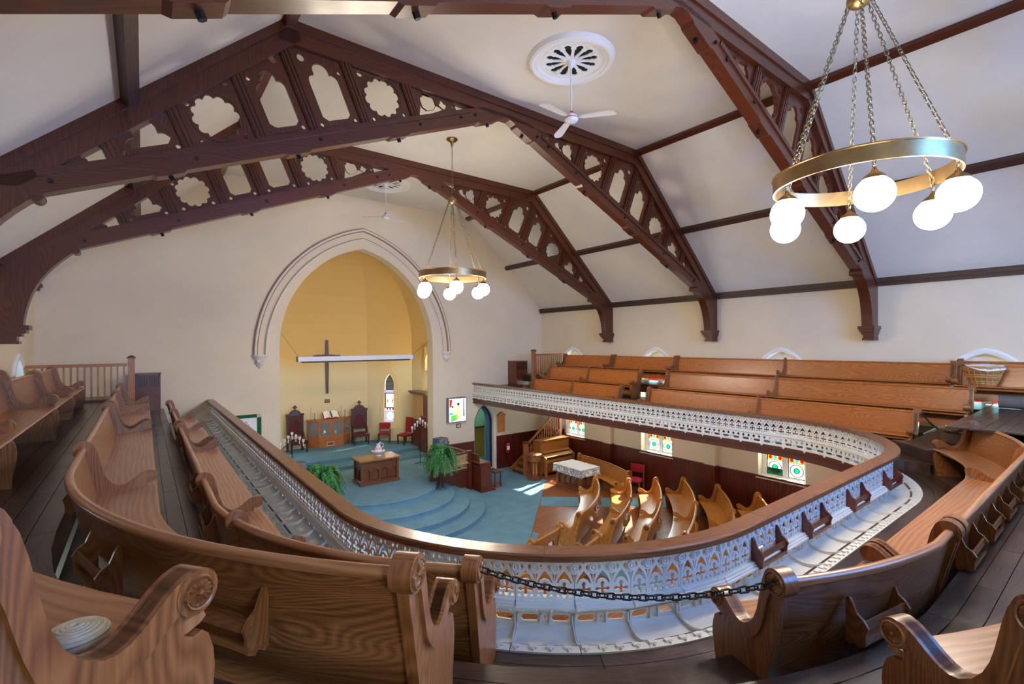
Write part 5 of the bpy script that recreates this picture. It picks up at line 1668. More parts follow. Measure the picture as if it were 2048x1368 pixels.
def side_chair(loc, rz, lab, wmat, cmat, h=.86, tall=False, skid=True):
    root = local_thing('side_chair', lab, 'chair', loc, rz, group='red side chairs')
    W, D, SH = .50, .46, .45
    for x in (-W/2 + .03, W/2 - .03):
        MB().bar((x, D/2 - .03, 0), (x, D/2 + .03, h), .045, .05).build('leg', wmat, root, grain='z')
        MB().box(x - .022, -D/2, 0, x + .022, -D/2 + .045, SH - .05).build('leg', wmat, root, grain='z')
        if skid: MB().box(x - .022, -D/2, 0, x + .022, D/2 - .01, .035).build('runner', wmat, root)
    MB().box(-W/2, -D/2, SH - .09, W/2, D/2, SH - .045).build('seat_rail', wmat, root)
    s = MB(); n = 6; vs = []
    for i in range(n+1):
        for j in range(n+1):
            u, v = i/n, j/n
            vs.append((-W/2 + W*u, -D/2 - .02 + D*v, SH - .045 + .065*(1-(2*u-1)**6)*(1-(2*v-1)**6)))
    s.add(vs, [(i*(n+1)+j, (i+1)*(n+1)+j, (i+1)*(n+1)+j+1, i*(n+1)+j+1) for i in range(n) for j in range(n)])
    s.build('seat', cmat, root, smooth=True, angle=70)
    z0, z1 = (.50, h + .02) if tall else (h - .26, h + .01)
    t = lambda z: D/2 - .03 + .06 * z / h
    b = MB(); b.sweep([(-W/2 + .04, 0), (W/2 - .04, 0)] + [(W/2 - .04, z1 - z0), (-W/2 + .04, z1 - z0)],
                      [(Vector((0, t(z0) - .045, z0)), Vector((1, 0, 0)), Vector((0, .07, 1)).normalized()), (Vector((0, t(z0) + .01, z0)), Vector((1, 0, 0)), Vector((0, .07, 1)).normalized())])
    b.build('back_pad', cmat, root)
    return root
side_chair((8.36, 20.08, ZD), radians(-28), 'low red-upholstered wooden chair under the chancel lancet', 'walnut', 'velvet_red', .80)
side_chair((8.88, 19.12, ZD), radians(-78), 'high-backed red upholstered chair beside the tall tan-panelled case', 'throne_wood', 'velvet_red', 1.10, True, False)

# glazed cabinet with canted ends
cx0, cx1, yb, yf = 5.36, 7.12, 20.95, 20.55
cb = thing('glazed_cabinet', 'low oak cabinet with glass doors below the wall cross', 'cabinet', (6.24, 20.8, ZD))
base = [(cx0, yb), (cx0, yb - .08), (cx0 + .38, yf), (cx1 - .38, yf), (cx1, yb - .08), (cx1, yb)]
def inset_poly(p, k): 
    mx = sum(a for a, _ in p) / len(p); my = max(b for _, b in p)
    return [(mx + (a - mx) * k, my + (b - my) * k) for a, b in p]
MB().prism(base, Matrix.Translation((0, 0, ZD)), .42).build('plinth', 'cabinet_oak', cb, grain='x')
MB().prism(inset_poly(base, 1.04), Matrix.Translation((0, 0, ZD + 1.12)), .04).build('top', 'cabinet_oak', cb, grain='x')
MB().prism(inset_poly(base, .93), Matrix.Translation((0, 0, ZD + .43)), .02).build('shelf', 'cabinet_oak', cb)
MB().box(cx0 + .02, yb - .03, ZD + .4, cx1 - .02, yb, ZD + 1.13).build('back_board', 'black_wood', cb)
faces = [((cx0, yb - .08), (cx0 + .38, yf)), ((cx0 + .38, yf), (6.24, yf)), ((6.24, yf), (cx1 - .38, yf)), ((cx1 - .38, yf), (cx1, yb - .08))]
gm, gnt, gb = _new('cabinet_glass')
gb.inputs['Base Color'].default_value = (.5, .5, .5, 1); gb.inputs['Roughness'].default_value = .05; gb.inputs['Alpha'].default_value = .22
for a, b in faces:
    a3, b3 = Vector((a[0], a[1], ZD + .42)), Vector((b[0], b[1], ZD + .42)); t = (b3 - a3); L = t.length; t.normalize()
    M = frame_matrix(a3, t, UP, Vector((-t.y, t.x, 0)))
    d = MB().prism(rect(0, L, 0, .70), M, .03, [rect(.06, L - .06, .06, .63)]).build('door', 'cabinet_oak', cb, grain='z')
    MB().prism(rect(.05, L - .05, .05, .64), M @ Matrix.Translation((0, 0, .012)), .004).build('glass', 'cabinet_glass', d)
gr = MB()
gr.box(6.06, yf - .012, ZD + .06, 6.34, yf, ZD + .075); gr.box(6.06, yf - .012, ZD + .205, 6.34, yf, ZD + .22); gr.box(6.06, yf - .012, ZD + .06, 6.075, yf, ZD + .22); gr.box(6.325, yf - .012, ZD + .06, 6.34, yf, ZD + .22)
grp = gr.build('vent_frame', 'ivory', cb)
for k in range(5): MB().box(6.075, yf - .008, ZD + .085 + k*.025, 6.325, yf - .002, ZD + .092 + k*.025).build('louvre', 'steel_dark', grp)
def vessel(x, y, z, prof, lab, nm='silver_vessel'):
    o = MB().lathe(prof, 18).mesh(nm, 'silver', smooth=True)
    tag(put(nm, o, None, (x, y, z)), lab, 'vessel', 'silver vessels in the cabinet')
vessel(6.0, 20.72, ZD + .45, [(.001, 0), (.07, 0), (.06, .03), (.08, .08), (.09, .16), (.06, .22), (.05, .25), (.07, .28), (.05, .31), (.015, .33), (.02, .36), (.001, .38)], 'tall lidded silver flagon behind the cabinet glass')
vessel(6.45, 20.72, ZD + .45, [(.001, 0), (.06, 0), (.075, .05), (.08, .15), (.06, .20), (.065, .22), (.001, .23)], 'squat silver pot behind the cabinet glass')
vessel(6.62, 20.74, ZD + .76, [(.001, 0), (.04, 0), (.02, .04), (.03, .08), (.055, .14), (.055, .20), (.001, .21)], 'silver goblet on the upper cabinet shelf')
MB().box(6.25, 20.6, ZD + .74, 7.0, 20.9, ZD + .755).build('upper_shelf', 'cabinet_oak', cb)
# open bible on a small stand
bb = thing('open_bible', 'large open book on a stand on the glazed cabinet', 'book', (6.28, 20.75, ZD + 1.16))
MB().bar((6.28, 20.86, ZD + 1.16), (6.28, 20.72, ZD + 1.22), .3, .03).build('stand', 'walnut', bb)
for s in (-1, 1):
    pg = MB(); n = 8; vs = []
    for i in range(n + 1):
        u = i / n; x = 6.28 + s * .30 * u; h = .045 * sin(pi * min(1, u * 1.05)) ** .7
        for (yy, zz) in ((20.60, 1.19), (20.86, 1.43)):
            vs.append((x, yy + .02*(1-u), ZD + zz + h))
    pg.add(vs, [(2*i, 2*i+2, 2*i+3, 2*i+1) for i in range(n)]); pg.build('page', 'paper', bb, smooth=True)
    MB().bar((6.28 + s*.165, 20.605, ZD + 1.175), (6.28 + s*.165, 20.87, ZD + 1.42), .34, .02).build('cover', 'page_red', bb)
MB().bar((6.28, 20.58, ZD + 1.215), (6.28, 20.87, ZD + 1.465), .05, .006).build('ribbon', 'green_cloth', bb)
for x, h, lab in ((5.62, .30, 'brass candlestick on the cabinet, left of the open book'), (6.86, .34, 'brass candlestick on the cabinet, right of the open book')):
    t = local_thing('candlestick', lab, 'candlestick', (x, 20.74, ZD + 1.16), group='brass candlesticks')
    MB().lathe([(.001, 0), (.055, 0), (.05, .015), (.015, .03), (.012, h*.4), (.02, h*.45), (.012, h*.5), (.012, h*.85), (.03, h*.9), (.035, h*.93), (.001, h*.93)], 14).build('stem', 'brass_dark', t, smooth=True)
    t2 = local_thing('candle_lighter', lab.replace('brass candlestick', 'thin brass candle lighter rod'), 'rod', (x - .13, 20.80, ZD + 1.16), group='candle rods')
    MB().tube([(0, 0, 0), (0, 0, .52)], .007, 6).build('rod', 'brass', t2); MB().lathe([(.001, 0), (.04, 0), (.03, .012), (.001, .02)], 10).build('foot', 'brass', t2)
# wall cross, plaque
cr = thing('wall_cross', 'slender dark wooden cross with tapering arms on the yellow wall', 'cross', (6.19, YK, 4.7))
for s, L in ((1, .67), (-1, 1.60)):
    MB().prism([(6.19 - .075, 4.66), (6.19 + .075, 4.66), (6.19 + .045, 4.66 + s*L), (6.19 - .045, 4.66 + s*L)], xz(YK - .07), .06).build('upright', 'throne_wood', cr, grain='z')
for s in (-1, 1):
    MB().prism([(6.19, 4.60), (6.19, 4.72), (6.19 + s*.55, 4.685), (6.19 + s*.55, 4.635)], xz(YK - .065), .05).build('arm', 'throne_wood', cr)
pq = thing('wall_plaque', 'small framed brass plaque on the yellow wall below the cross', 'plaque', (6.2, YK, 2.75), group='small wall plaques')
MB().prism(rect(6.10, 6.30, 2.66, 2.81), xz(YK - .03), .03, [rect(6.12, 6.28, 2.68, 2.79)]).build('frame', 'throne_wood', pq)
MB().prism(rect(6.12, 6.28, 2.68, 2.79), xz(YK - .02), .015).build('plate', 'plaque_wood', pq)
# rolled projection screen hung across the arch on two chains
ps = thing('projection_screen', 'rolled white projection screen case hung across the chancel arch', 'projector screen', (XC, 16.2, 4.68))
MB().box(3.88, 16.13, 4.60, 7.84, 16.27, 4.745).build('case', 'screen_white', ps)
MB().box(4.0, 16.16, 4.55, 7.72, 16.24, 4.60).build('screen_roll', 'screen_dark', ps)
for x in (3.87, 7.85): MB().box(x - .015, 16.12, 4.59, x + .015, 16.28, 4.755).build('end_cap', 'speaker_grey', ps)
LINK_S = link_mesh(.05, .012, .0035, 'brass')
chain(ps, (3.9, 16.2, 4.75), (3.32, 16.2, 5.62), LINK_S, .05)
chain(ps, (7.82, 16.2, 4.75), (8.52, 16.2, 5.25), LINK_S, .05)
# tall case with tan panel, right side of the chancel
tc = thing('tall_organ_case', 'tall dark case with tan boarded panel under a heavy cornice', 'organ case', (9.22, 18.2, ZD))
MB().box(9.12, 17.45, .6, 9.39, 18.85, 3.05).build('carcass', 'organ_wood', tc, grain='z')
for k in range(6): MB().box(9.10, 17.92 + k*.15, 1.98, 9.13, 18.065 + k*.15, 3.03).build('board', 'tan_panel', tc, grain='z')
for a, b in ((0, .06), (.06, .13)): MB().box(9.08 - b, 17.38 - b*.3, 3.03 + a, 9.40, 18.88 + b*.4, 3.10 + a).build('cornice', 'throne_wood', tc)
MB().box(9.095, 17.45, .6, 9.13, 18.85, 1.97).build('lower_panel', 'organ_wood', tc, grain='z')
MB().box(9.02, 17.45, .60, 9.12, 17.95, 2.2).build('side_door', 'organ_wood', tc, grain='z')

# candelabra with seven lights in an inverted V
def candelabrum(x, y, lab):
    t = local_thing('candelabrum', lab, 'candelabrum', (x, y, ZP), radians(10), group='seven-light candelabra')
    MB().tube([(0, 0, .03), (0, 0, 1.50)], .012, 8).build('pole', 'steel_dark', t, smooth=True)
    for k in range(3):
        a = 2*pi*k/3
        MB().tube([(0, 0, .06), (.14*cos(a), .14*sin(a), .03), (.22*cos(a), .22*sin(a), .0)], .012, 6).build('foot', 'steel_dark', t)
    for s in (-1, 1):
        for o in (0, .035):
            MB().tube([(0, 0, 1.50 - o), (s*.36, 0, 1.22 - o)], .007, 6).build('arm', 'steel_dark', t)
    for k in range(7):
        u = (k - 3) / 3; xx = u * .36; z = 1.50 - .28*abs(u) + .01
        c = local = MB().tube([(xx, 0, z), (xx, 0, z + .15)], .013, 8).build('candle', 'ivory', t, smooth=True)
        MB().lathe([(.014, z), (.035, z + .005), (.03, z - .01), (.001, z - .012)], 10, Matrix.Translation((xx, 0, 0))).build('drip_pan', 'steel_dark', t)
        MB().lathe([(.014, z + .135), (.034, z + .15), (.042, z + .20), (.036, z + .235)], 10, Matrix.Translation((xx, 0, 0))).build('glass_cup', 'ivory', t, smooth=True)
candelabrum(3.76, 16.45, 'black candelabrum of seven lights before the blue-crested throne')
candelabrum(8.30, 16.55, 'black candelabrum of seven lights beside the arch jamb and ferns')

# communion table with arcaded front
def arcade_table(name, lab, x0, x1, y0, y1, z0, h, nx, ny, wood_, top, front='y', group=None):
    t = thing(name, lab, 'table', ((x0+x1)/2, (y0+y1)/2, z0), group=group)
    zt = z0 + h
    MB().box(x0 - .06, y0 - .06, z0, x1 + .06, y1 + .06, z0 + .10).build('plinth', wood_, t)
    MB().box(x0 + .04, y0 + .04, z0 + .1, x1 - .04, y1 - .04, zt - .05).build('core', wood_, t, grain='z')
    MB().box(x0 - .10, y0 - .10, zt - .045, x1 + .10, y1 + .10, zt).build('top', top, t)
    MB().box(x0 - .05, y0 - .05, zt - .09, x1 + .05, y1 + .05, zt - .045).build('cornice', wood_, t)
    def arc_panel(M, L, n):
        w = L / n; holes = []
        for k in range(n):
            c = (k + .5) * w; hw = w * .36
            holes.append([(c - hw, .15), (c + hw, .15)] + pointed(c, h - .44, hw, hw * 1.15, 7)[::-1])
        MB().prism(rect(0, L, .1, h - .08), M, .045, holes).build('arcade', wood_, t, grain='z')
        for hl in holes:
            c = sum(p[0] for p in hl) / len(hl)
            ring = [(c + (p[0]-c)*1.12, .15 + (p[1]-.15)*1.03) for p in hl]
            MB().prism(ring, M @ Matrix.Translation((0, 0, .045)), .018, [[(c + (p[0]-c)*.98, .15 + (p[1]-.15)*.99) for p in hl]]).build('arch_bead', wood_, t, grain='z')
    O = Vector((x0, y0, z0))
    arc_panel(frame_matrix((x0, y0 + .045, z0), (1, 0, 0), UP, (0, -1, 0)), x1 - x0, nx)
    arc_panel(frame_matrix((x0 + .045, y1, z0), (0, -1, 0), UP, (-1, 0, 0)), y1 - y0, ny)
    arc_panel(frame_matrix((x1 - .045, y0, z0), (0, 1, 0), UP, (1, 0, 0)), y1 - y0, ny)
    for x in (x0, x1):
        for y in (y0, y1): MB().box(x - .035, y - .035, z0 + .1, x + .035, y + .035, zt - .09).build('corner_post', wood_, t, grain='z')
    return t
arcade_table('communion_table', 'oak communion table with arcaded front on the blue platform', 5.52, 6.72, 15.08, 15.72, ZP, .82, 4, 2, 'oak_table', 'oak_top')
# basin and ewer
ew = local_thing('basin_and_ewer', 'white china basin with pink-banded jug on the communion table', 'basin', (6.22, 15.45, ZP + .82))
bs = MB(); n, m = 40, 8; vs = []
pr = [(.001, .02), (.09, .02), (.10, .0), (.09, .03), (.15, .09), (.20, .14), (.235, .155), (.225, .16), (.18, .13), (.10, .06), (.001, .045)]
for i in range(n):
    a = 2*pi*i/n; wv = 1 + .06 * sin(6*a)
    vs += [(r * (1 + (wv - 1) * min(1, r/.2)) * cos(a), r * (1 + (wv-1) * min(1, r/.2)) * sin(a), z + (.012*sin(6*a) if r > .19 else 0)) for r, z in pr]
bs.add(vs, [(i*11 + j, ((i+1) % n)*11 + j, ((i+1) % n)*11 + j + 1, i*11 + j + 1) for i in range(n) for j in range(10)])
bs.build('basin', 'porcelain', ew, smooth=True, angle=60)
MB().lathe([(.001, .06), (.07, .06), (.11, .11), (.13, .17), (.115, .21)], 24).build('jug_body', 'porcelain', ew, smooth=True)
MB().lathe([(.115, .21), (.128, .22), (.12, .26), (.085, .29)], 24).build('jug_band', 'porcelain_pink', ew, smooth=True)
jn = MB(); vs = []
for i in range(24):
    a = 2*pi*i/24
    for k, (r, z) in enumerate(((.085, .29), (.065, .34), (.07, .39), (.085, .42 + .03*cos(2*a) + .02*cos(a)))): vs.append((r*cos(a), r*sin(a), z))
jn.add(vs, [(i*4 + j, ((i+1) % 24)*4 + j, ((i+1) % 24)*4 + j + 1, i*4 + j + 1) for i in range(24) for j in range(3)])
jn.build('jug_neck', 'porcelain', ew, smooth=True)
MB().tube([(.10, 0, .24), (.17, 0, .30), (.16, 0, .38), (.085, 0, .41)], .012, 8).build('jug_handle', 'porcelain', ew, smooth=True)

# chancel rails with reused iron panels
def rail_post(root, x, y, z0, z1, ball=False):
    MB().box(x - .075, y - .075, z0, x + .075, y + .075, z1).build('post', 'organ_wood', root, grain='z')
    c = MB(); c.box(x - .10, y - .10, z1, x + .10, y + .10, z1 + .035); c.box(x - .085, y - .085, z1 - .05, x + .085, y + .085, z1 - .02)
    c.build('post_cap', 'organ_wood', root)
    if ball:
        MB().prism([(-.085, 0), (.085, 0), (.09, .05)] + arc(0, .09, .08, 0, 180, 8) + [(-.09, .05)], frame_matrix((x, y + .03, z1 + .03), (1, 0, 0), UP, (0, -1, 0)), .06).build('post_finial', 'organ_wood', root)
me_lg = lattice_panel().mesh('lattice_panel', 'gilt'); me_sg = slot_panel().mesh('slot_panel', 'gilt')
def rail_run(root, p, q, z0, zt, base=0.0):
    p, q = Vector(p), Vector(q); L = (q - p).length; t = (q - p) / L; rz = atan2(t.y, t.x)
    n = max(1, round(L / PL)); base_w = world_of(root)
    for k in range(n):
        a = p + t * (L * k / n)
        for nm, me, zz in (('lattice_panel', me_lg, zt - .38), ('slot_panel', me_sg, zt - .38)):
            o = put(nm, me, root, Vector((a.x, a.y, zz)) - base_w, rz); o.scale = (L / n / PL, 1, 1)
    MB().bar((p.x, p.y, zt - .06), (q.x, q.y, zt - .06), .12, .05).build('top_rail', 'organ_wood', root)
    MB().bar((p.x, p.y, zt - .67), (q.x, q.y, zt - .67), .10, .07).build('mid_rail', 'organ_wood', root)
    zb = zt - .70
    if zb - z0 > .05: MB().bar((p.x, p.y, (z0 + zb)/2), (q.x, q.y, (z0 + zb)/2), .04, zb - z0).build('base_panel', 'organ_wood', root)
ra = thing('chancel_rail', 'dark chancel rail with gilt pierced panels beside the organ console', 'railing', (8.3, 14.2, 0), group='chancel rails')
rail_post(ra, 7.54, 14.2, .45, 1.42); rail_post(ra, 9.05, 14.3, 0, 1.36); rail_post(ra, 9.05, 15.92, 0, 1.42, True)
rail_run(ra, (7.6, 14.2), (9.0, 14.3), .02, 1.40); rail_run(ra, (9.05, 14.36), (9.05, 15.85), .02, 1.36)
rb = thing('chancel_rail', 'dark chancel rail with gilt pierced panels behind the floor-standing fern', 'railing', (3.6, 14.0, 0), group='chancel rails')
rail_post(rb, 4.36, 13.95, .45, 1.50); rail_post(rb, 2.83, 14.3, 0, 1.36); rail_post(rb, 2.83, 15.92, 0, 1.42, True)
rail_run(rb, (2.9, 14.28), (4.3, 13.97), .02, 1.42); rail_run(rb, (2.83, 14.36), (2.83, 15.85), .02, 1.36)
cu = MB().lathe([(.001, 0), (.045, 0), (.05, .07), (.045, .075), (.04, .02), (.001, .02)], 14).mesh('white_cup', 'porcelain', smooth=True)
tag(put('white_cup', cu, None, (4.36, 13.95, 1.537)), 'small white cup on top of the chancel rail post', 'cup')
fo = MB().box(-.22, -.15, 0, .22, .15, .035).mesh('blue_folder', 'speaker_side')
tag(put('blue_folder', fo, None, (3.98, 14.05, 1.386), -.2), 'dark blue folder lying on the chancel rail', 'folder')
def speaker(x, y, z, lab, rz):
    t = local_thing('stage_speaker', lab, 'speaker', (x, y, z), rz, group='grey stage speakers')
    MB().box(-.21, -.15, 0, .21, .18, .46).build('cabinet', 'speaker_side', t)
    MB().box(-.20, -.17, .01, .20, -.145, .45).build('grille', 'speaker_grey', t)
    MB().bar((-.05, -.172, .30), (.07, -.172, .40), .02, .008, (0, -1, 0)).build('badge', 'chain_black', t)
    st = local_thing('speaker_stand', lab.replace('grey boxy speaker', 'black stand under the speaker'), 'stand', (x, y, .6), rz, group='speaker stands')
    MB().tube([(0, 0, 0.02), (0, 0, z - .6)], .03, 8).build('pole', 'chain_black', st); MB().box(-.15, -.15, 0, .15, .15, .03).build('foot', 'chain_black', st)
speaker(3.55, 14.95, 1.24, 'grey boxy speaker behind the floor-standing fern', .12)
speaker(8.50, 15.35, 1.28, 'grey boxy speaker behind the fern on the tall stand', .25)

# ferns
def fern(x, y, z0, zc, R, n, lab, seed):
    t = local_thing('potted_fern', lab, 'fern', (x, y, z0), group='boston ferns')
    h = zc - z0
    rr = random.Random(seed)
    st_h = h - .12
    for k in range(4):
        a = pi/4 + pi/2*k
        MB().tube([(.16*cos(a), .16*sin(a), 0), (.11*cos(a), .11*sin(a), .08), (.075*cos(a), .075*sin(a), .2), (.075*cos(a), .075*sin(a), st_h)], .016, 6).build('stand_leg', 'throne_wood', t, smooth=True)
    MB().lathe([(.001, st_h - .02), (.15, st_h - .02), (.15, st_h), (.001, st_h)], 16).build('stand_top', 'throne_wood', t)
    MB().lathe([(.001, st_h), (.10, st_h), (.13, st_h + .16), (.12, st_h + .16), (.10, st_h + .13), (.001, st_h + .13)], 16).build('pot', 'wicker_dark', t, smooth=True)
    for i in range(n):
        a = 2*pi*i/n + rr.uniform(-.15, .15); lift = rr.uniform(.10, .62) ; L = R * rr.uniform(.82, 1.08)
        d = Vector((cos(a), sin(a), 0)); nn = Vector((-sin(a), cos(a), 0))
        pts = []
        for j in range(13):
            u = j / 12
            zz = st_h + .13 + lift * sin(pi * min(1, u * .9)) * 1.0 - (.30 + .50 * max(0, 1 - lift / .35)) * u * u * R
            pts.append(d * (.03 + L * (u ** .92)) + UP * zz + nn * (.05 * sin(u*3 + i) ))
        mb = MB()
        for j in range(1, 13):
            p = pts[j]; tdir = (pts[j] - pts[j-1]).normalized(); u = j / 12
            w = .11 * (1 - u * .7) * R / .5
            for s in (-1, 1):
                tip = p + nn * s * w + tdir * w * .45 - UP * (.012 + .03 * u)
                b0 = p - tdir * .016; b1 = p + tdir * .016
                mb.add([b0, b1, tip, (b0 + tip) / 2 - tdir * .012 + UP * .006], [(0, 1, 2, 3)])
                p2 = (pts[j] + pts[j-1]) / 2
                tip = p2 + nn * s * w * .95 + tdir * w * .35 - UP * (.02 + .02 * u)
                mb.add([p2 - tdir * .014, p2 + tdir * .014, tip], [(0, 1, 2)])
        mb.tube(pts, .0035, 4, caps=False)
        mb.build('frond', 'fern_green' if i % 3 else 'fern_dark', t)
fern(3.80, 13.42, 0.0, 1.30, .56, 105, 'bushy green fern before the chancel rail with a cup on its post', 4)
fern(7.62, 13.72, .45, 1.30, .54, 105, 'bushy green fern on a tall dark stand beside the organ console', 9)
# black keyboard behind the rail
kb = thing('keyboard_stand', 'black stand with a slim white-topped keyboard inside the arch', 'keyboard', (3.40, 16.75, ZP))
for x in (3.1, 3.7): MB().box(x - .03, 16.6, ZP, x + .03, 16.95, ZP + .68).build('leg', 'black_wood', kb)
MB().box(3.05, 16.55, ZP + .62, 3.75, 16.98, ZP + .72).build('case', 'black_wood', kb)
MB().box(3.08, 16.56, ZP + .72, 3.72, 16.66, ZP + .735).build('key_bed', 'ivory', kb)
# ---------------------------------------------------------------- organ console, stairs, piano, font and the rest of the floor
oc = thing('organ_console', 'dark wooden organ console with raised lid at the chancel rail', 'organ', (9.26, 14.3, 0))
MB().box(9.19, 13.75, 0, 9.52, 14.95, .92).build('body', 'organ_wood', oc, grain='z')
MB().prism([(0, 0), (.62, 0), (.62, .06), (.46, .10), (.46, .70), (.40, .95), (0, 1.02)], frame_matrix((9.16, 13.72, 0), (1, 0, 0), UP, (0, 1, 0)), .05).build('end_panel', 'organ_wood', oc, grain='z')
MB().prism([(0, 0), (.62, 0), (.62, .06), (.46, .10), (.46, .70), (.40, .95), (0, 1.02)], frame_matrix((9.16, 14.93, 0), (1, 0, 0), UP, (0, 1, 0)), .05).build('end_panel', 'organ_wood', oc, grain='z')
MB().box(9.15, 13.72, .98, 9.56, 14.98, 1.03).build('top', 'oak_table', oc, grain='y')
MB().bar((9.22, 14.36, 1.04), (9.16, 14.36, 1.30), 1.0, .025, (1, 0, 0)).build('music_desk', 'oak_table', oc)
MB().box(9.46, 13.79, .70, 9.78, 14.91, .76).build('key_bed', 'organ_wood', oc)
for z in (.77, .83): MB().box(9.52 + (.83 - z), 13.85, z, 9.66 + (.83 - z), 14.85, z + .02).build('manual', 'ivory', oc)
MB().box(9.52, 13.9, 0.0, 10.15, 14.85, .03).build('pedal_frame', 'pine_board', oc)
for k in range(13): MB().box(9.56, 13.96 + k*.065, .03, 10.0, 13.985 + k*.065, .055).build('pedal', 'black_wood' if k % 2 else 'pine_board', oc)
ob = thing('organ_bench', 'plain wooden organ bench on square legs at the console', 'bench', (10.0, 14.35, 0))
MB().box(9.82, 13.78, .55, 10.14, 14.95, .60).build('seat', 'organ_wood', ob, grain='y')
for y in (13.86, 14.87):
    for x in (9.86, 10.10): MB().box(x - .025, y - .025, 0.055, x + .025, y + .025, .55).build('leg', 'organ_wood', ob, grain='z')
    MB().box(9.86, y - .015, .16, 10.10, y + .015, .20).build('stretcher', 'organ_wood', ob)

# pictures and boards on the front wall
lb = thing('lightbox_picture', 'backlit coloured glass panel of two robed figures in a grey case', 'lightbox', (9.53, YF, 2.6))
MB().box(9.12, YF - .14, 2.13, 9.93, YF - .001, 3.08).build('case', 'speaker_grey', lb)
MB().box(9.17, YF - .150, 2.17, 9.90, YF - .139, 3.04).build('glass_panel', 'lightbox_pale', lb)
def lbp(nm, poly, mat, d=.156): MB().prism(poly, xz(YF - d), .006).build(nm, mat, lb)
lbp('curtain', [(9.18, 2.74), (9.25, 2.72), (9.30, 3.02), (9.18, 3.02)], 'lightbox_red')
lbp('column', [(9.78, 2.35), (9.83, 2.35), (9.82, 3.02), (9.79, 3.02)], 'lightbox_dark')
lbp('standing_figure', [(9.46, 2.28), (9.68, 2.28), (9.66, 2.60), (9.60, 2.76), (9.50, 2.74), (9.44, 2.55)], 'lightbox_yellow')
lbp('standing_head', circle(9.56, 2.83, .055, 12), 'lightbox_dark')
lbp('bench_cloth', [(9.24, 2.19), (9.54, 2.27), (9.52, 2.45), (9.24, 2.40)], 'lightbox_green')
lbp('seated_figure', [(9.20, 2.42), (9.42, 2.46), (9.40, 2.62), (9.32, 2.70), (9.22, 2.62)], 'lightbox_yellow')
lbp('sleeve', [(9.18, 2.44), (9.34, 2.43), (9.30, 2.52), (9.18, 2.53)], 'lightbox_blue', .160)
lbp('seated_head', circle(9.31, 2.74, .04, 12), 'lightbox_dark')
lbp('hem', [(9.24, 2.18), (9.54, 2.26), (9.54, 2.29), (9.24, 2.21)], 'lightbox_red', .160)
pq = thing('wall_plaque', 'small framed plaque on the cream wall below the backlit panel', 'plaque', (9.65, YF, 1.98), group='small wall plaques')
MB().prism(rect(9.55, 9.75, 1.90, 2.05), xz(YF - .03), .03, [rect(9.57, 9.73, 1.92, 2.03)]).build('frame', 'throne_wood', pq)
MB().prism(rect(9.57, 9.73, 1.92, 2.03), xz(YF - .02), .015).build('plate', 'cloth_tan', pq)
hb = thing('hymn_board', 'orange pine hymn board with gabled top on the cream wall', 'board', (11.7, YF, 1.9))
MB().prism([(11.53, 1.50), (11.86, 1.50), (11.86, 2.20), (11.695, 2.31), (11.53, 2.20)], xz(YF - .04), .038).build('board', 'pine_board', hb, grain='z')
for k in range(6): MB().box(11.54, YF - .055, 1.53 + k*.11, 11.85, YF - .038, 1.545 + k*.11).build('rail', 'pine_board', hb)
for s in (-1, 1): MB().bar((11.695, YF - .03, 2.325), (11.695 + s*.21, YF - .03, 2.185), .07, .02, (0, 0, 1)).build('gable_moulding', 'stair_oak', hb)
fe = local_thing('fire_extinguisher', 'red fire extinguisher hung on the dark wainscot', 'extinguisher', (11.94, YF - .13, .64))
MB().lathe([(.001, 0), (.07, 0), (.078, .02), (.078, .34), (.06, .39), (.03, .41), (.001, .41)], 18).build('cylinder', 'ext_red', fe, smooth=True)
MB().lathe([(.0785, .12), (.0795, .12), (.0795, .28), (.0785, .28)], 18, None, 200, 340).build('label_band', 'paper', fe)
MB().box(-.02, -.03, .41, .02, .05, .46).build('valve', 'steel_dark', fe)
MB().bar((0, -.10, .48), (0, .03, .46), .025, .012).build('lever', 'steel_dark', fe)
MB().tube([(.02, -.02, .44), (.09, -.03, .42), (.10, -.03, .30), (.09, -.03, .18)], .013, 6).build('hose', 'cloth_black', fe, smooth=True)
qt = thing('quilt_hanging', 'quilted banner with black leafy tree and green border', 'wall hanging', (2.2, YF, 2.7))
MB().box(1.55, YF - .02, 2.28, 2.80, YF - .001, 3.08).build('ground', 'cloth_white', qt)
for a in (rect(1.62, 2.68, 2.98, 3.08), rect(1.62, 2.68, 2.28, 2.38)): MB().prism(a, xz(YF - .028), .008).build('border', 'green_cloth', qt)
for a in (rect(1.55, 1.67, 2.38, 2.98), rect(2.68, 2.80, 2.38, 2.98)): MB().prism(a, xz(YF - .028), .008).build('border', 'green_cloth', qt)
for a in ((1.55, 2.28), (2.68, 2.28), (1.55, 2.98), (2.68, 2.98)): MB().prism(rect(a[0], a[0]+.12, a[1], a[1]+.10), xz(YF - .03), .01).build('corner_patch', 'cloth_tan', qt)
rq = random.Random(5)
for i in range(4):
    for j in range(6 + 5*i):
        a = 2*pi*j/(6 + 5*i) + rq.uniform(-.1, .1); r = .05 + .075*i
        c = (2.20 + r*cos(a), 2.70 + r*.85*sin(a)); d = (cos(a), sin(a)); n = (-d[1], d[0])
        MB().prism([(c[0] - d[0]*.028, c[1] - d[1]*.028), (c[0] + n[0]*.011, c[1] + n[1]*.011), (c[0] + d[0]*.028, c[1] + d[1]*.028), (c[0] - n[0]*.011, c[1] - n[1]*.011)], xz(YF - .026), .006).build('leaf', 'cloth_black', qt)
po = thing('vestry_poster', 'tall pale blue figure poster on the mint vestry wall', 'poster', (11.35, 18.29, 2.0))
MB().box(10.95, 18.275, 1.45, 11.75, 18.299, 2.75).build('sheet', 'print_pale', po)
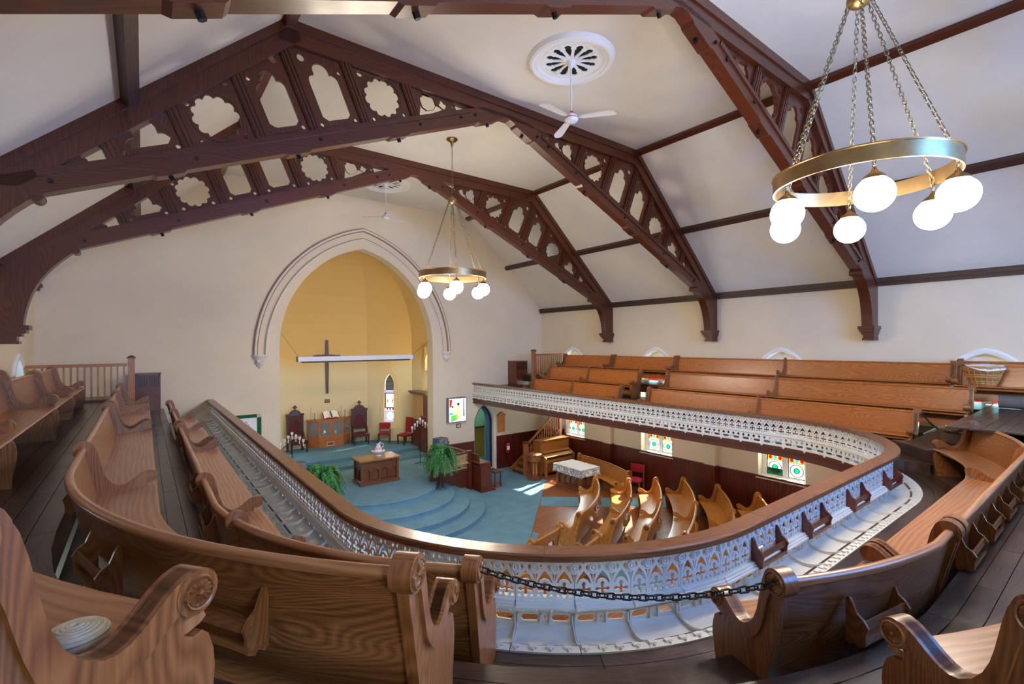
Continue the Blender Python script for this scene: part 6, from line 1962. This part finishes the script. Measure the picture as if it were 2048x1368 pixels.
MB().prism([(11.12, 1.50), (11.60, 1.50), (11.45, 2.05), (11.38, 2.25), (11.33, 2.25), (11.26, 2.05)], xz(18.268), .006).build('robe', 'print_blue', po)

# staircase up to the gallery, in front of the front wall
stc = thing('staircase', 'oak staircase with newel and balusters beside the piano', 'staircase', (12.2, 15.0, 0))
NS = 9; ry, gx = .175, .235
for k in range(NS):
    x0 = 11.72 + k*gx
    MB().box(x0, 14.52, 0 if k < 3 else k*ry - .1, x0 + gx + .02, 15.25, (k+1)*ry - .03).build('riser', 'walnut', stc)
    MB().box(x0 - .03, 14.50, (k+1)*ry - .03, x0 + gx + .02, 15.27, (k+1)*ry).build('tread', 'stair_oak', stc)
for y in (14.46, 15.28):
    MB().prism([(11.66, 0), (11.98, 0), (11.72 + NS*gx, (NS-1)*ry - .25), (11.72 + NS*gx, NS*ry + .10), (11.66, .20)], xz(y), .04).build('stringer', 'stair_oak', stc)
MB().box(11.68, 14.41, 0, 11.82, 14.55, 1.26).build('newel', 'stair_oak', stc, grain='z')
nc = MB(); nc.box(11.655, 14.385, 1.26, 11.845, 14.575, 1.29); nc.box(11.67, 14.40, 1.29, 11.83, 14.56, 1.325); nc.build('newel_cap', 'walnut', stc)
MB().bar((11.80, 14.48, 1.18), (11.80 + 1.75, 14.48, 1.18 + 1.75*.745), .07, .07).build('handrail', 'stair_oak', stc)
me = MB().box(-.016, -.016, 0, .016, .016, .86).mesh('baluster', 'stair_oak', grain='z')
for k in range(15): put('baluster', me, stc, (11.90 + k*.117 - 12.2, 14.48 - 15.0, .22 + (k*.117 + .08)*.745))
MB().box(13.5, 14.42, 0, 13.62, 14.54, 2.84).build('upper_newel', 'stair_oak', stc, grain='z')
for k in range(5): MB().box(13.62 + k*.062, 14.46, .0, 13.68 + k*.062, 14.49, 2.05).build('board', 'wainscot', stc, grain='z')
for k in range(12): MB().box(12.30 + k*.1, 14.43, .20 , 12.398 + k*.1, 14.455, .35 + (k+.0)*.0745 + .45).build('board', 'wainscot', stc, grain='z')

# upright piano against the stairs
pn = thing('upright_piano', 'oak upright piano with long closed lid and pale key cover', 'piano', (12.85, 14.0, 0))
px0, px1, pyb, pyf = 12.08, 13.60, 14.36, 13.98
MB().box(px0 + .05, pyf + .02, .08, px1 - .05, pyb, 1.34).build('case', 'piano_oak', pn, grain='x')
for x in (px0, px1 - .06):
    MB().box(x, pyf, .0, x + .06, pyb, 1.34).build('side', 'piano_oak', pn, grain='z')
    MB().prism([(pyf, .58), (pyf, .92), (13.72, .80), (13.66, .74), (13.66, .58)], frame_matrix((x, 0, 0), (0, 1, 0), UP, (1, 0, 0)), .06).build('cheek', 'piano_oak', pn, grain='y')
    MB().box(x - .005, 13.66, .05, x + .065, 13.74, .58).build('leg', 'piano_oak', pn, grain='z')
    MB().box(x - .01, 13.64, 0, x + .07, pyf + .02, .06).build('toe', 'piano_oak', pn)
MB().box(px0 - .03, pyf - .03, 1.34, px1 + .03, pyb + .01, 1.38).build('lid', 'oak_top', pn, grain='x')
MB().box(px0 + .06, pyf - .012, .95, px1 - .06, pyf + .02, 1.28).build('upper_panel', 'piano_oak', pn, grain='x')
MB().box(px0 + .06, pyf + .005, .12, px1 - .06, pyf + .03, .55).build('lower_panel', 'piano_oak', pn, grain='x')
MB().box(px0 + .06, 13.66, .58, px1 - .06, pyf + .02, .68).build('key_bed', 'piano_oak', pn, grain='x')
MB().bar((12.84, pyf + .0, .87), (12.84, 13.70, .77), px1 - px0 - .14, .03, (0, 0, 1)).build('fallboard', 'oak_top', pn, grain='x')
MB().bar((12.84, pyf - .02, .94), (12.84, pyf - .10, .915), px1 - px0 - .1, .025, (0, 0, 1)).build('music_ledge', 'piano_oak', pn, grain='x')

# octagonal oak font
ft = local_thing('baptismal_font', 'octagonal carved oak font on clustered shafts beside the newel', 'font', (11.74, 13.93, 0), radians(22.5))
MB().lathe([(.001, 0), (.30, 0), (.30, .05), (.22, .08), (.16, .13), (.12, .18)], 8).build('base', 'oak_table', ft)
for k in range(4):
    a = pi/2*k
    MB().tube([(.075*cos(a), .075*sin(a), .12), (.075*cos(a), .075*sin(a), .62)], .045, 8).build('shaft', 'cabinet_oak', ft, smooth=True)
    MB().prism([(.08, 0), (.30, 0), (.30, .06), (.16, .16), (.08, .22)], frame_matrix((0, 0, 0), (cos(a), sin(a), 0), UP, (-sin(a), cos(a), 0)) @ Matrix.Translation((0, 0, -.03)), .06).build('buttress', 'oak_table', ft)
MB().lathe([(.10, .60), (.18, .66), (.255, .70), (.265, .72), (.265, .90), (.285, .915), (.285, .95), (.26, .965), (.001, .99)], 8).build('bowl', 'cabinet_oak', ft)
for k in range(8):
    a = 2*pi*k/8 + pi/8; d = Vector((cos(a), sin(a), 0)); n = Vector((-sin(a), cos(a), 0))
    M = frame_matrix(d * .244, n, UP, d)
    MB().prism(rect(-.085, .085, .735, .885), M, .014, [foil(0, .81, .06, 4, .3)[::1]]).build('carved_panel', 'oak_table', ft)
MB().lathe([(.001, 1.0), (.20, .985), (.21, .975), (.001, .975)], 8).build('lid', 'piano_oak', ft)

# table with lace cloth
lt = arcade_table('side_table', 'dark arcaded table under a white lace cloth between piano and floor pews', 11.92, 12.62, 11.68, 12.82, 0.0, .78, 2, 4, 'oak_table', 'oak_table')
lc = thing('lace_cloth', 'white openwork lace cloth draped over the arcaded side table', 'tablecloth', (12.27, 12.25, .78))
lm, lnt, lbsdf = _new('lace')
lbsdf.inputs['Base Color'].default_value = lin('edebeb'); lbsdf.inputs['Roughness'].default_value = .9
N = lnt.nodes.new; L = lnt.links.new
uvn = N('ShaderNodeUVMap'); uvn.uv_map = 'UVMap'
vo = N('ShaderNodeTexVoronoi'); vo.feature = 'DISTANCE_TO_EDGE'; vo.inputs['Scale'].default_value = 26
L(uvn.outputs['UV'], vo.inputs['Vector'])
v2 = N('ShaderNodeTexVoronoi'); v2.feature = 'F1'; v2.inputs['Scale'].default_value = 7
L(uvn.outputs['UV'], v2.inputs['Vector'])
c1 = N('ShaderNodeMath'); c1.operation = 'LESS_THAN'; c1.inputs[1].default_value = .11; L(vo.outputs['Distance'], c1.inputs[0])
c2 = N('ShaderNodeMath'); c2.operation = 'LESS_THAN'; c2.inputs[1].default_value = .30; L(v2.outputs['Distance'], c2.inputs[0])
mxm = N('ShaderNodeMath'); mxm.operation = 'MAXIMUM'; L(c1.outputs[0], mxm.inputs[0]); L(c2.outputs[0], mxm.inputs[1])
L(mxm.outputs[0], lbsdf.inputs['Alpha'])
X0, X1, Y0, Y1, zt = 11.80, 12.74, 11.56, 12.94, .789
MB().box(X0, Y0, zt - .004, X1, Y1, zt + .002).build('cloth_top', 'lace_white', lc)
def drape(p, q, name):
    p, q = Vector(p), Vector(q); L_ = (q - p).length; t = (q-p)/L_; n = Vector((t.y, -t.x, 0)); nn = 28; vs = []; us = []
    for i in range(nn + 1):
        u = i/nn
        for j in range(6):
            v = j/5; w = .012 * sin(u*L_*22) * v + .03 * v
            z = zt - .24*v - (.05*v if i in (0, nn) else 0) - .015 * v * abs(sin(u * L_ * 16))
            pp = p + t*(u*L_) + n*w; vs.append((pp.x, pp.y, z)); us.append((u*L_, v*.24))
    mb = MB(); fs = [(i*6+j, (i+1)*6+j, (i+1)*6+j+1, i*6+j+1) for i in range(nn) for j in range(5)]
    mb.add(vs, fs, [[us[k] for k in f] for f in fs]); mb.build(name, 'lace', lc, smooth=True)
drape((X0, Y1, 0), (X0, Y0, 0), 'cloth_drop'); drape((X0, Y0, 0), (X1, Y0, 0), 'cloth_drop'); drape((X1, Y0, 0), (X1, Y1, 0), 'cloth_drop'); drape((X1, Y1, 0), (X0, Y1, 0), 'cloth_drop')
side_chair((13.50, 10.62, 0), radians(-72), 'bright red wooden chair against the wainscot below a window', 'stair_oak', 'cloth_red', .88, False, False)
